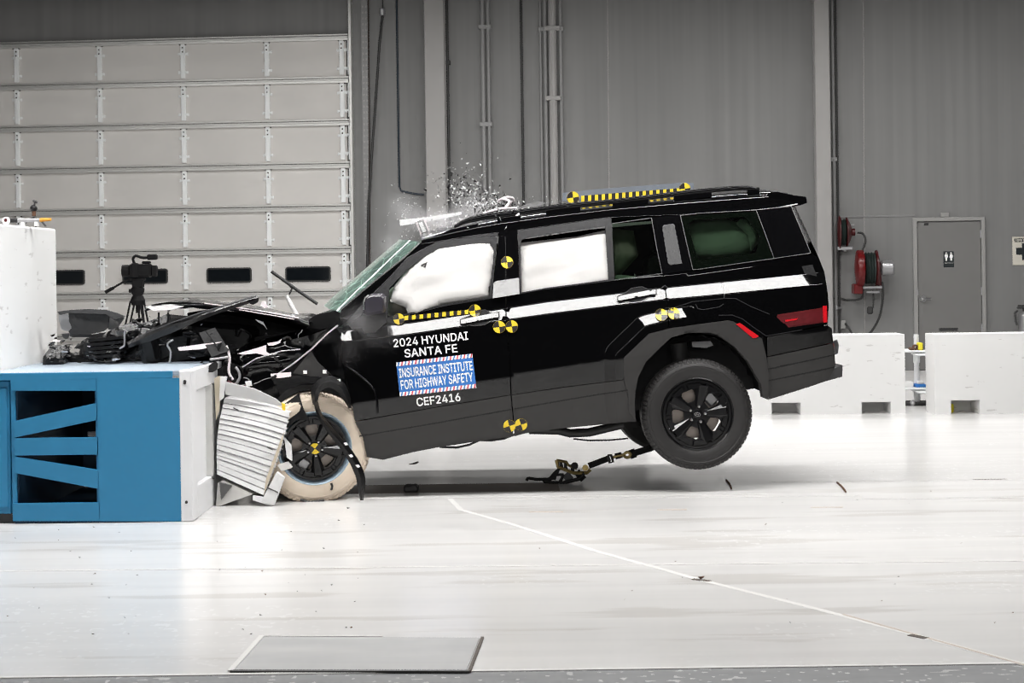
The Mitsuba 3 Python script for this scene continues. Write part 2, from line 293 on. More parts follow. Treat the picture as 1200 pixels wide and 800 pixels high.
t = thing('perforated_angle', 'slim perforated steel angle on the wall right of the garage door', 'bracket')
put('angle', wbox(sp - .05, sp + .05, -.03, 0, 0, 6.5), 'conduit_gray', t)
put('hole_rows', [wbox(sp + dx - .012, sp + dx + .012, -.034, -.029, z - .014, z + .014) for dx in (-.022, .022) for z in np.arange(1.6, 5.4, .085)], 'column_gray', t, kind='stuff')
for x, ya, yb in ((713, 70, 215), (1012.5, 0, 385)):   # wall panel seams
    put('seam', wtube([wp(x - 1.2, ya - 75, .002), wp(x + 1.0, yb + 40, .002)], .009, 6), 'column_gray', 'wall_back')
put('seam', wtube([wp(978, 254.5, .002), wp(1072, 252.5, .002)], .016, 6), 'conduit_gray', 'wall_back')

# ---------------------------------------------------------------- washroom door and what hangs on the wall to the right
da, db = wl(1075, 300)[0], wl(1149, 300)[0]; dz = wl(1110, 259.5)[1]
labels['door_2'] = {'kind': 'structure', 'label': 'grey steel washroom door with lever handle'}
struct('leaf', wbox(da, db, -.03, 0, .01, dz, .004), 'leaf_gray', 'door_2'); mat('leaf_gray', (.17, .168, .164), .5)
for a, b, c, d in ((da - .065, da - .006, 0, dz + .06), (db + .006, db + .06, 0, dz + .06), (da - .065, db + .06, dz + .006, dz + .06)):
    struct('frame', wbox(a, b, -.06, 0, c, d, .006), 'frame_gray', 'door_2')
mat('frame_gray', (.30, .298, .29), .45)
hx, hz = wl(1081.5, 350)
put('lever_handle', [xf(cyl((hx, -.03, hz), (hx, -.045, hz), .045, 20), WALLF), xf(cyl((hx, -.045, hz), (hx, -.09, hz), .016, 12), WALLF), wbox(hx, hx + .10, -.095, -.075, hz - .012, hz + .01, .006)], 'chrome', 'door_2', 30)
put('strike_plate', wbox(da - .03, da + .0, -.066, -.03, hz + .05, hz + .13, .003), 'gray_metal', 'door_2')
for y in (274, 341, 384): z = wl(1149.5, y)[1]; put('hinge', xf(cyl((db + .002, -.038, z - .055), (db + .002, -.038, z + .055), .013, 10), WALLF), 'gray_metal', 'door_2', 30)
cs, cz2 = wl(1085, 262.5); put('door_bolt', wbox(cs - .03, cs + .03, -.045, -.03, cz2 - .02, cz2 + .015, .004), 'black_iron', 'door_2')
vs, vz = wl(1111, 385); put('grille', wbox(vs - .13, vs + .13, -.036, -.03, vz - .03, vz + .012, .003), 'black_iron', 'door_2')
ls, lz = wl(1106.5, 252)
put('wall_sensor', [wbox(ls - .055, ls + .055, -.06, 0, lz - .03, lz + .035, .008)], 'frame_gray', label='small grey sensor box above the washroom door', cat='sensor')
s0, z0 = wl(1111.3, 303.7)
t = thing('washroom_sign', 'small black sign with two white figures on the washroom door', 'sign')
put('plate', wbox(s0 - .072, s0 + .072, -.036, -.03, z0 - .112, z0 + .112, .004), 'sign_black', t)
WF = lambda s, z, d: WALLF @ frame([s, -d, z], [1, 0, 0], [0, 0, 1], [0, -1, 0])
for q, dress in ((-1, False), (1, True)):
    g = [Point(0, .053).buffer(.011, 8)]
    g.append(Polygon([(-.016, .036), (.016, .036), (.026, -.012), (.012, -.012), (.012, -.055), (-.012, -.055), (-.012, -.012), (-.026, -.012)] if dress else [(-.022, .037), (.022, .037), (.024, -.008), (.013, -.008), (.012, -.055), (-.012, -.055), (-.013, -.008), (-.024, -.008)]))
    put('figure', xf(prism(shapely.union_all(g), .002), WF(s0 + q * .034, z0 + .035, .036)), 'white_vinyl', t)
tm = meshkit.text_mesh('RESTROOM', .016, .002, True); tm.apply_translation([-tm.extents[0] / 2, 0, 0]); put('word', xf(tm, WF(s0, z0 - .062, .036)), 'frame_gray', t)
# first aid sign
s0, z0 = wl(1186, 278)[0], wl(1190, 294)[1]
t = thing('first_aid_sign', 'cream first aid sign with a dark green cross at the right edge', 'sign')
put('plate', wbox(s0, s0 + .40, -.02, 0, z0 - .20, z0 + .20, .004), 'sign_cream', t)
put('header', wbox(s0 + .025, s0 + .375, -.024, -.02, z0 + .125, z0 + .175), 'sign_black', t)
tm = meshkit.text_mesh('FIRST AID', .032, .002, True); put('word', xf(tm, WF(s0 + .035, z0 + .134, .024)), 'sign_cream', t)
put('cross', [wbox(s0 + .05, s0 + .35, -.024, -.02, z0 - .055, z0 + .045), wbox(s0 + .13, s0 + .27, -.0245, -.02, z0 - .13, z0 + .11)], 'sign_black', t)
# fire extinguisher
s0, z0 = wl(1199, 372)
t = thing('fire_extinguisher', 'steel fire extinguisher with black valve hanging under the first aid sign', 'extinguisher')
put('cylinder', xf(lathe([(0, -.42), (.08, -.42), (.09, -.40), (.09, .02), (.075, .06), (.03, .09), (0, .09)], 24), WALLF @ frame([s0, -.13, z0], [1, 0, 0], [0, 1, 0], [0, 0, 1])), 'gray_metal', t, 40)
put('valve', [wbox(s0 - .03, s0 + .03, -.16, -.10, z0 + .09, z0 + .15, .01), wbox(s0 - .11, s0 + .03, -.15, -.11, z0 + .13, z0 + .155, .008), wbox(s0 - .10, s0 + .03, -.15, -.11, z0 + .16, z0 + .18, .008), wtube(spline([(s0 - .10, -.13, z0 + .10), (s0 - .14, -.14, z0 + .07), (s0 - .12, -.17, z0 - .1)], 10), .014)], 'black_iron', t)
put('bracket', wbox(s0 - .05, s0 + .05, -.05, 0, z0 - .2, z0 + .06), 'black_iron', t)
# hose reels: lathed about the wall's own direction
def reel(cx, cy, prof_parts, t, depth):
    s0, z0 = wl(cx, cy, depth)
    fr = WALLF @ frame([s0, -depth, z0], [0, 1, 0], [0, 0, 1], [1, 0, 0])
    for nm, prof, m in prof_parts: put(nm, xf(lathe(prof, 36), fr), m, t, 35)
    return s0, z0
t = thing('hose_reel', 'small dark red hose reel at the top left beside the column', 'hose reel')
s1, z1 = reel(990, 272, [('flange', [(0, -.10), (.06, -.10), (.22, -.085), (.235, -.08), (.235, -.07), (.05, -.075), (0, -.075)], 'reel_red'), ('hose_coil', [(0, -.07), (.17, -.07), (.19, -.05), (.17, -.03), (.19, -.01), (.17, .01), (.0, .01)], 'green_hose'), ('flange', [(0, .0), (.12, .015), (.21, .02), (.21, .03), (.12, .075), (.05, .10), (0, .10)], 'reel_red'), ('hub', [(0, .08), (.05, .09), (.05, .14), (0, .14)], 'reel_red')], t, .28)
put('bracket', [wbox(s1 - .11, s1 + .10, -.34, -.22, z1 - .25, z1 - .20, .008), wbox(s1 - .02, s1 + .02, -.30, 0, z1 - .27, z1 - .22, .008)], 'gray_metal', t); put('fitting', wbox(s1 + .05, s1 + .13, -.3, -.24, z1 + .09, z1 + .11, .004), 'gray_metal', t)
t = thing('hose_reel', 'bigger bright red hose reel with steel motor wound with dark green hose', 'hose reel')
s2, z2 = reel(1019, 314, [('flange', [(0, -.20), (.10, -.20), (.245, -.175), (.255, -.16), (.255, -.10), (.245, -.085), (.1, -.07), (0, -.07)], 'flange_red'), ('hose_coil', [(0, -.07), (.2, -.07), (.225, -.05), (.205, -.03), (.225, -.01), (.205, .01), (.225, .03), (.205, .05), (.215, .07), (0, .07)], 'green_hose'), ('flange', [(0, .07), (.20, .07), (.25, .085), (.25, .105), (.1, .14), (0, .14)], 'reel_red'), ('motor', [(0, .14), (.09, .15), (.11, .17), (.11, .31), (.09, .33), (0, .335)], 'gray_metal')], t, .32)
mat('flange_red', (.12, .003, .004), .3)
put('guide_arm', [wbox(s2 - .1, s2 + .16, -.42, -.25, z2 - .29, z2 - .25, .01), wbox(s2 - .06, s2 + .12, -.45, -.40, z2 - .35, z2 - .32, .01)], 'gray_metal', t)
put('base', wbox(s2 - .22, s2 - .10, -.36, -.02, z2 - .36, z2 - .22, .01), 'flange_red', t); put('base', wbox(s2 + .11, s2 + .16, -.35, 0, z2 - .3, z2 + .05, .01), 'reel_red', t)
put('pendant', [wtube(spline([wp(1019, 340, .40), wp(1019.3, 352, .40), wp(1019, 360, .40)], 8), .011), wbox(wl(1016, 363, .4)[0], wl(1023, 363, .4)[0], -.43, -.37, wl(1019, 368, .4)[1], wl(1019, 359, .4)[1], .02)], 'black_iron', t)
put('hose_tail', wtube(spline([wp(1030, 330, .34), wp(1031, 345, .33), wp(1029, 365, .3), wp(1023, 381, .25), wp(1015, 392, .2)], 24), .016), 'black_iron', t, True)
put('air_line', wtube(spline([wp(1003, 273, .25), wp(1008, 274, .3), wp(1011, 282, .33), wp(1006, 297, .33), wp(1001, 312, .33), wp(1001, 322, .3), wp(1008, 338, .3), wp(1008, 347, .25), wp(1002, 351, .18), wp(992, 351.5, .1), wp(986, 350, .05), wp(977, 349, .05)], 50), .015), 'black_iron', label='black rubber air line looping from reel to reel on the wall', cat='hose', smooth=True)
s0, z0 = wl(986.5, 380); t = thing('outlet_box', 'grey outlet box with a black plug low on the wall', 'outlet')
put('box', wbox(s0 - .05, s0 + .05, -.06, 0, z0 - .06, z0 + .06, .008), 'frame_gray', t); put('cord', wtube(spline([wp(990, 379, .05), wp(993, 383, .1), wp(997, 390, .12)], 10), .015), 'black_iron', t)
put('wall_valve', [wtube([wp(979, 361, .06), wp(985, 360.5, .12)], .02), wbox(wl(978, 360)[0], wl(981, 360)[0], -.1, 0, wl(980, 363)[1], wl(980, 357)[1], .01)], 'gray_metal', label='small steel air fitting at the foot of the right column', cat='fitting')

# ---------------------------------------------------------------- white concrete blocks on the floor
def block(x0, x1, yb, slots, label, zt=.80, depth=.42):
    P = on_floor((x0 + x1) / 2, yb); Y = P[1]
    X0, X1 = at(x0, yb, Y)[0], at(x1, yb, Y)[0]
    g = shapely.box(X0, 0, X1, zt)
    for a, b, yt in slots: g = g.difference(shapely.box(at(a, yb, Y)[0], -.1, at(b, yb, Y)[0], at((a + b) / 2, yt, Y)[2]))
    m = cat_([xf(prism(q, d1 - d0), frame([0, Y + d1, 0], [1, 0, 0], [0, 0, 1], [0, -1, 0])) for q, d0, d1 in ((g, 0, depth - .04), (shapely.box(X0, 0, X1, zt), depth - .04, depth))])
    m = xf(m, rot([0, 0, 1], -.02, [X0, Y, 0]))
    put('concrete_block', m, 'white_concrete', label=label, cat='concrete block', group='white concrete blocks'); return X0, X1, Y
bx0, bx1, by1 = block(760, 1060, 486, [(904, 938, 471.5), (1009, 1043, 470.5)], 'white concrete block partly behind the rear bumper')
cx0, cx1, cy1 = block(1096, 1330, 484, [(1114.5, 1148, 468.8), (1230, 1262, 468)], 'white concrete block at the right edge in front of the washroom door')
m = xf(box(at(1116, 480, cy1)[0], at(1124, 480, cy1)[0], cy1 + .2, cy1 + .3, 0, .085, .01), np.eye(4)); put('yellow_can', m, 'yellow_plastic', label='small yellow can in the slot under the right block', cat='can')
# rack in the gap between the blocks
YR = by1 + 1.0
t = thing('shelf_rack', 'slim rack with two white shelves in the gap between the concrete blocks', 'rack')
X0, X1 = at(1057, 450, YR)[0], at(1097, 450, YR)[0]; px = at(1077, 450, YR)[0]
put('post', cyl((px, YR + .1, 0.02), (px, YR + .1, .75), .028, 14), 'silver_paint', t, 30)
sh = []
for ya in (410, 453.5):
    zz = at(1072, ya, YR)[2]; put('shelf', box(X0, px + .07, YR - .12, YR + .3, zz - .02, zz, .004), 'white_steel', t)
    put('shelf', box(px - .06, X1, YR - .3, YR + .1, zz - .05, zz - .032, .004), 'white_steel', t); sh.append(zz)
    put('collar', cyl((px, YR + .1, zz - .14), (px, YR + .1, zz - .05), .036, 14), 'white_steel', t, 30)
put('foot', [box(px - .2, px + .2, YR - .1, YR + .25, 0, .03, .006)], 'black_iron', t)
put('ball_caster', trimesh.creation.icosphere(2, .03).apply_translation((at(1067, 475, YR)[0], YR - .1, .031)), 'chrome', t, True)
xx = at(1077.5, 405, YR)[0]
t2 = thing('tape_dispenser', 'yellow and black tape dispenser on the upper shelf of the rack', 'tape dispenser')
put('body', [box(xx - .02, xx + .03, YR - .04, YR + .06, sh[0], sh[0] + .08, .01)], 'yellow_plastic', t2); put('roll', [xf(lathe([(.012, -.02), (.03, -.02), (.03, .02), (.012, .02)], 20), frame([xx - .045, YR, sh[0] + .03], [1, 0, 0], [0, 0, 1], [0, -1, 0]))], 'brown', t2); put('cutter', box(xx + .03, xx + .045, YR, YR + .05, sh[0], sh[0] + .06, .006), 'black_iron', t2)
put('brown_pouch', box(at(1066, 405, YR)[0], at(1071, 405, YR)[0], YR - .02, YR + .08, sh[0], sh[0] + .03, .01), 'brown', label='small brown pouch left of the yellow dispenser on the rack', cat='pouch')
put('white_carton', box(at(1058, 450, YR)[0], at(1070, 450, YR)[0], YR - .02, YR + .1, sh[1], sh[1] + .06, .004), 'white_plastic', label='white carton on the lower shelf of the rack', cat='carton')
xx = at(1078, 450, YR)[0]
put('blue_case', box(xx - .055, xx + .055, YR - .06, YR + .08, sh[1], sh[1] + .035, .008), 'blue_plastic', label='flat blue case on the lower shelf of the rack', cat='case')
put('white_box', box(xx - .03, xx + .035, YR - .04, YR + .05, sh[1] + .036, sh[1] + .068, .004), 'white_plastic', label='small white box on top of the blue case', cat='box')
put('brown_roll', xf(lathe([(.01, -.03), (.034, -.03), (.034, .03), (.01, .03)], 18), frame([xx + .08, YR - .08, sh[1] - .032 + .034], [1, 0, 0], [0, 0, 1], [0, -1, 0])), 'brown', label='brown tape roll beside the blue case on the rack', cat='tape roll')

# ---------------------------------------------------------------- the crash barrier: white block, blue steel box, end plate
YB = 10.66
def bx(x, y): return at(x, y, YB)
wx = -3.21
t = thing('barrier_block', 'tall white concrete block behind the blue steel barrier at the left edge', 'concrete block')
put('body', box(-6.2, wx, 10.95, 12.33, 0, 1.84, .012), 'white_concrete', t)
t = thing('crash_barrier', 'blue steel crash barrier box with slanted braces and a grey end plate', 'barrier')
ZT = bx(150, 435.0)[2]; xL, xM, xR = bx(14.5, 520)[0], bx(115.5, 520)[0], bx(210.5, 520)[0]
YD = 12.35
def face(pts, name, m='blue_paint', y0=YB, th=.02):
    Q = [at(x, y, YB) for x, y in pts]; g = Polygon([(q[0], q[2]) for q in Q])
    return put(name, xf(prism(g, th), frame([0, y0 + th, 0], [1, 0, 0], [0, 0, 1], [0, -1, 0])), m, t)
def C2(x, y): return (x / 3.636, 400 + y / 3.636)
put('top_plate', box(wx + .005, xR, YB + .02, YD, ZT - .03, ZT, .004), 'lit_blue', t, label='top plate painted pale for the strong light on it')  # paler than the other blue: strong light on the top put into the colour
put('top_edge', box(wx + .005, xR - .04, YB, YB + .02, ZT - .045, ZT - .001, .003), 'blue_paint', t)
face([C2(45, 163), C2(410, 160), C2(410, 210), C2(47, 210)], 'front_rail'); face([C2(52, 690), C2(421, 686), C2(424, 765), C2(55, 765)], 'front_rail')
face([C2(411, 158), C2(763, 156), C2(773, 766), C2(425, 766)], 'side_plate')
for q in ([(55, 340), (411, 262), (411, 335), (60, 410)], [(60, 412), (413, 408), (414, 482), (60, 486)], [(60, 490), (419, 548), (419, 628), (60, 560)]): face([C2(*p) for p in q], 'brace', y0=YB + .004)
face([C2(40, 160), C2(58, 160), C2(70, 765), C2(50, 765)], 'post', y0=YB + .022); face([C2(400, 160), C2(416, 160), C2(428, 765), C2(412, 765)], 'post', y0=YB + .022)
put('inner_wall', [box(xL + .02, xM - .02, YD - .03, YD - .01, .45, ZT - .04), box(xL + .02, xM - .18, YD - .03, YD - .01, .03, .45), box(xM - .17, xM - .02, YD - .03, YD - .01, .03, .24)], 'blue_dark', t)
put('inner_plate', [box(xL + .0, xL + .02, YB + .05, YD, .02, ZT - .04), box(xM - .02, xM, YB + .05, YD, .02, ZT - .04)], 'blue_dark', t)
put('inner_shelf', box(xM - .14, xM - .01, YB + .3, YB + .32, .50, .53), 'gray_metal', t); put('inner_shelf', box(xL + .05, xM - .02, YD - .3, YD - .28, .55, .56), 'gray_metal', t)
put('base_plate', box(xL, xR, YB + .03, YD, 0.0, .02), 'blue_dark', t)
# neighbouring blue frame at the edge
xN = bx(10.5, 520)[0]
t0 = thing('side_frame', 'blue steel frame at the left edge next to the crash barrier', 'barrier frame')
put('post', box(-3.7, xN, YB + .03, YB + .14, .06, ZT - .05, .006), 'blue_paint', t0); put('rail', box(-3.7, bx(13, 450)[0], YB + .06, YB + .2, ZT - .075, ZT - .06, .003), 'black_iron', t0)
put('recess_panel', box(-3.7, xN - .015, YB + .02, YB + .03, .10, ZT - .09, .004), 'blue_paint', t0); put('foot', box(-3.7, xN + .005, YB + .05, YB + .2, 0, .06), 'black_iron', t0)
# grey end plate
xP = bx(225.5, 520)[0]
put('end_plate', [box(xR + .002, xP, YB - .004, YB + .16, 0, ZT, .006), box(xR + .002, xP - .03, YB + .16, YD + .05, 0, ZT - .01)], 'silver_paint', t, label='grey steel end plate')
put('plate_border', [box(xP - .035, xP, YB + .16, YD + .05, ZT - .13, ZT, .004), box(xP - .035, xP, YB + .16, YD + .05, 0.0, .20, .004)], 'silver_paint', t)
for z in (ZT - .065, ZT - .075, .12): put('bolt', cyl((xP - .04, YB - .012, z), (xP - .04, YB - .003, z), .009, 8), 'black_iron', t)
put('lip', [box(xP - .034, xP + .012, 11.30, 11.36, .2, ZT - .13, .004)], 'galvanized', t)

# ---------------------------------------------------------------- video camera on tripod behind the barrier
YV = 18.0
t = thing('camera_tripod', 'black tripod behind the crash barrier carrying the video camera', 'tripod')
hb = at(161.5, 353, YV); b0_z = at(152, 325.5, YV)[2]
for dx, dy in ((-.30, -.15), (.30, -.2), (.05, .35)):
    ft = hb + np.array([dx, dy, 0]); ft[2] = .02; tp = hb + np.array([dx * .16, dy * .16, 0])
    pr = np.cross(ft - tp, [0, 1, 0]); pr = pr / np.linalg.norm(pr) * .022
    md = tp + (ft - tp) * .55
    put('leg', [cyl(tp + pr, md + pr, .010, 8), cyl(tp - pr, md - pr, .010, 8), cyl(tp + (ft - tp) * .48, ft, .013, 8), box(md[0] - .04, md[0] + .04, md[1] - .02, md[1] + .02, md[2] - .02, md[2] + .02), box(ft[0] - .03, ft[0] + .03, ft[1] - .03, ft[1] + .03, 0, .03)], 'camera_black', t)
put('spreader', cyl(hb + [0, 0, -.12], hb + [0, 0, .02], .022, 10), 'camera_black', t)
put('head', [xf(lathe([(0, -.04), (.06, -.04), (.075, .01), (.06, .05), (.05, .06), (.065, .09), (.07, .13), (.05, .155), (0, .155)], 20), frame(hb, [1, 0, 0], [0, 1, 0], [0, 0, 1])), box(hb[0] - .085, hb[0] - .06, hb[1] - .03, hb[1] + .03, hb[2] + .09, hb[2] + .13)], 'camera_black', t, 35)
put('head_plate', [box(hb[0] - .05, hb[0] + .06, YV - .05, YV + .05, hb[2] + .14, b0_z, .01), box(hb[0] - .08, hb[0] + .08, YV - .045, YV + .045, b0_z - .03, b0_z, .006)], 'camera_black', t)
put('pan_handle', [cyl(at(152, 326, YV), at(126, 341, YV), .011, 8), cyl(at(133, 337, YV), at(123.5, 342.5, YV), .018, 8)], 'camera_black', t)
put('handle_tag', box(*np.array([at(130, 340, YV), at(132, 335, YV) + [0, .02, 0]]).T.reshape(-1)), 'white_plastic', t)
t = thing('video_camera', 'black shoulder video camera on the tripod behind the barrier', 'camera')
b0, b1 = at(152, 325, YV), at(178, 309, YV)
put('body', [box(b0[0], b1[0], YV - .07, YV + .07, b0[2], b1[2], .02), box(at(156, 320, YV)[0], at(164, 320, YV)[0], YV - .085, YV - .06, b0[2], b1[2] + .01, .006)], 'camera_black', t)
put('lens_hood', xf(lathe([(.03, 0), (.062, 0), (.062, .07), (.04, .09), (.035, .1)], 20), frame([at(143.5, 317, YV)[0], YV, (b0[2] + b1[2]) / 2], [0, 1, 0], [0, 0, 1], [1, 0, 0])), 'camera_black', t, 30)
put('carry_handle', [tube(spline([at(158, 309, YV), at(156, 303, YV), at(159, 299.5, YV), at(168, 302, YV), at(176, 301, YV)], 14), .014), box(at(167, 305, YV)[0], at(176, 305, YV)[0], YV - .04, YV + .04, at(170, 309, YV)[2], at(170, 306, YV)[2], .006)], 'camera_black', t)
put('viewfinder', box(at(173, 300, YV)[0], at(184.5, 300, YV)[0], YV - .05, YV + .03, at(178, 304.5, YV)[2], at(178, 298, YV)[2], .012), 'camera_black', t)
put('battery', box(at(178, 318, YV)[0], at(184, 318, YV)[0], YV - .05, YV + .05, at(178, 324, YV)[2], at(178, 311, YV)[2], .01), 'camera_black', t)
# small camera and lamp tube on the white block
YG = 11.75
t = thing('mini_tripod', 'small black camera on a mini tripod standing on the tall white block', 'camera')
g0 = at(40, 254, YG)
for p in ((26, 264.5), (54, 266), (42, 265.5)):
    ft = at(p[0], p[1], YG + (.12 if p[0] == 42 else 0)); ft[2] = 1.842; put('leg', tube([g0 + [0, 0, -.005], (g0 * .45 + ft * .55) + [0, 0, .012], ft], .007, 6), 'black_iron', t)
put('ball_head', trimesh.creation.icosphere(3, .024).apply_translation(at(39.5, 244, YG)), 'dark_plastic', t, True); put('collar', cyl(at(39.8, 253, YG), at(39.6, 246, YG), .014, 12), 'brown', t, 30)
put('stem', cyl(at(40, 243, YG), at(40.6, 237, YG), .006, 8), 'black_iron', t); put('clamp', cyl(at(38.8, 235, YG), at(43.8, 237.3, YG), .008, 8), 'black_iron', t)
t = thing('lamp_tube', 'grey tube with an orange tip and a white badge lying on the tall white block', 'tube')
zt = 1.842
def gx(x): return at(x, 258, YG - .1)[0]
tz = at(30, 258, YG - .1)[2]
put('tube', cyl((gx(21), YG - .1, tz), (gx(47), YG - .1, tz), .014, 14), 'gray_metal', t, 30); put('grip', cyl((gx(8), YG - .1, tz), (gx(21), YG - .1, tz), .015, 14), 'dark_plastic', t, 30)
put('tip', cyl((gx(47), YG - .1, tz), (gx(60), YG - .1, tz + .004), .014, 12, .009), 'orange', t, 30); put('tail', cyl((gx(-12), YG - .1, tz), (gx(8), YG - .1, tz), .016, 14), 'frame_gray', t, 30)
put('badge', cyl((gx(8), YG - .118, tz - .002), (gx(8), YG - .112, tz - .002), .027, 20), 'white_plastic', t); put('emblem', cyl((gx(7.5), YG - .121, tz + .002), (gx(7.5), YG - .118, tz + .002), .011, 12), 'reel_red', t)
put('rest', box(gx(41), gx(45), YG - .12, YG - .08, zt - .001, tz - .012), 'white_plastic', t); put('rest', box(gx(25), gx(29), YG - .12, YG - .08, zt - .001, tz - .012), 'white_plastic', t)
# ---------------------------------------------------------------- the car: its own frame (a rearwards, w up, v from the near side to the far side)
PSI, PITCH = 0.040, 0.128
_h = np.array([math.cos(PSI), math.sin(PSI), 0]); _z = np.array([0, 0, 1.])
AX = _h * math.cos(PITCH) + _z * math.sin(PITCH); WX = -_h * math.sin(PITCH) + _z * math.cos(PITCH); LX = np.array([-math.sin(PSI), math.cos(PSI), 0])
HUB = at(818.5, 486, 11.60); O = HUB - .37 * WX
WID = 1.90
def Q(a, w, v):                       # car frame -> hall
    a, w, v = np.broadcast_arrays(np.asarray(a, float), np.asarray(w, float), np.asarray(v, float))
    return O + a[..., None] * AX + w[..., None] * WX + v[..., None] * LX
CARF = frame(O, AX, LX, WX)           # local x = a, y = v, z = w
def on_side(x, y, v):                 # photo position on the plane v = const of the car
    p = on_plane(x, y, O + LX * v, LX) - O
    return float(p @ AX), float(p @ WX)
def line_aw(pts, v):
    q = np.array([on_side(x, y, v) for x, y in pts]); return q[np.argsort(q[:, 0])]
L_TOP = line_aw([(380, 391), (400, 388), (480, 378.5), (560, 366.5), (640, 354), (720, 344.5), (777, 337.5), (822, 333), (962, 319)], .05)
L_BOT = line_aw([(380, 402.5), (400, 400.5), (480, 391.5), (560, 379.5), (640, 368), (720, 358), (777, 351), (822, 347), (962, 333.5)], .02)
L_LOW = line_aw([(380, 478), (440, 468), (520, 456), (597, 440), (680, 424), (740, 420), (962, 384)], .0)
def lw(L, a): return np.interp(a, L[:, 0], L[:, 1])
TOPROOF = 0.55
T_BAND = math.tan(math.radians(30.6))
CLAD_OUT = [(730.6, 470), (730.6, 444.8), (730, 419), (760.4, 390), (787, 383.3), (854, 374.4), (860, 375.5), (893.7, 396), (898.7, 417), (900, 470)]
CO = np.array([on_side(x, y, -.03) for x, y in CLAD_OUT])
CO_POLY = Polygon(np.vstack([CO, [CO[-1][0], -.5], [CO[0][0], -.5]]))
shapely.prepare(CO_POLY)
def bump(a, w):
    """the flare over the rear wheel: out by a constant next to the cladding, then a shoulder falling inward"""
    sh = np.shape(a); a = np.ravel(a); d = shapely.distance(CO_POLY, shapely.points(a, np.ravel(w)))
    k = np.clip((a + .02) / .10, 0, 1); wd = .068
    return (.039 * (1 - .97 * k) * (1 - np.clip((d - .05) / wd, 0, 1))).reshape(sh)
FLARE = np.vstack([np.array(shapely.segmentize(CO_POLY.buffer(d).exterior, .02).coords) for d in (.046, .054, .114, .122)])
def inset(a, w):
    a, w = np.broadcast_arrays(np.asarray(a, float), np.asarray(w, float))
    wt, wb, wc = lw(L_TOP, a), lw(L_BOT, a), lw(L_LOW, a)
    up = w - wt
    hi = np.clip(w - wb, 0, wt - wb) * T_BAND + .03 * np.clip(up, 0, .09) + .36 * np.clip(up - .09, 0, 9)
    lo = -.055 * np.clip(wb - w, 0, None) + np.where(w < wc, .055 * (wc - w) + .12 * (wc - w), 0)
    v = .030 + np.where(w > wb, hi, lo)
    v = v + .055 * np.clip(a - .25, 0, 9) ** 2 + .6 * np.clip(a - .80, 0, 9) ** 2 + .006 * np.clip(-1.2 - a, 0, 9) ** 2
    return v - bump(a, w)
def S(x, y, push=0.):
    a, w = on_side(x, y, .02)
    for _ in range(4): a, w = on_side(x, y, float(inset(a, w)) - push)
    return a, w
def resample(pts, h):
    g = shapely.segmentize(LineString(pts), h); return np.array(g.coords)
def px_poly(pts, push=0., dense=True):
    P = np.array(pts, float)
    if dense: P = np.array(shapely.segmentize(Polygon(P), 14).exterior.coords)[:-1]
    return Polygon([S(x, y, push) for x, y in P]).buffer(0)
def tri_poly(poly, h, extra=None):
    V, Fc, rings = [], [], []
    for g in getattr(poly, 'geoms', [poly]):
        if g.area < 1e-6: continue
        gs = shapely.segmentize(g, h); loops = [np.array(r.coords)[:-1] for r in [gs.exterior, *gs.interiors]]
        x0, y0, x1, y1 = g.bounds
        xx, yy = np.meshgrid(np.arange(x0, x1, h), np.arange(y0, y1, h * .87)); xx[1::2] += h / 2
        gi = g.buffer(-.5 * h); q = np.c_[xx.ravel(), yy.ravel()]
        q = q[shapely.contains_xy(gi, q[:, 0], q[:, 1])] if not gi.is_empty else q[:0]
        if extra is not None and len(extra):
            e = extra[shapely.contains_xy(gi, extra[:, 0], extra[:, 1])] if not gi.is_empty else extra[:0]
            if len(e):
                from scipy.spatial import cKDTree
                q = q[cKDTree(e).query(q)[0] > .4 * h]; q = np.vstack([q, e])
        pts = np.vstack(loops + [q])
        if len(pts) < 3: continue
        d = Delaunay(pts).simplices; c = pts[d].mean(1)
        d = d[shapely.contains_xy(g, c[:, 0], c[:, 1])]
        t = pts[d]; ar = np.cross(t[:, 1] - t[:, 0], t[:, 2] - t[:, 0]); d = d[np.abs(ar) > 1e-9]; ar = ar[np.abs(ar) > 1e-9]
        d[ar > 0] = d[ar > 0][:, ::-1]
        off = sum(len(v) for v in V); V.append(pts); Fc.append(d + off); k = off
        for L in loops: rings.append(np.arange(k, k + len(L))); k += len(L)
    return np.vstack(V), np.vstack(Fc), rings
def side_v(a, w): return inset(a, w)
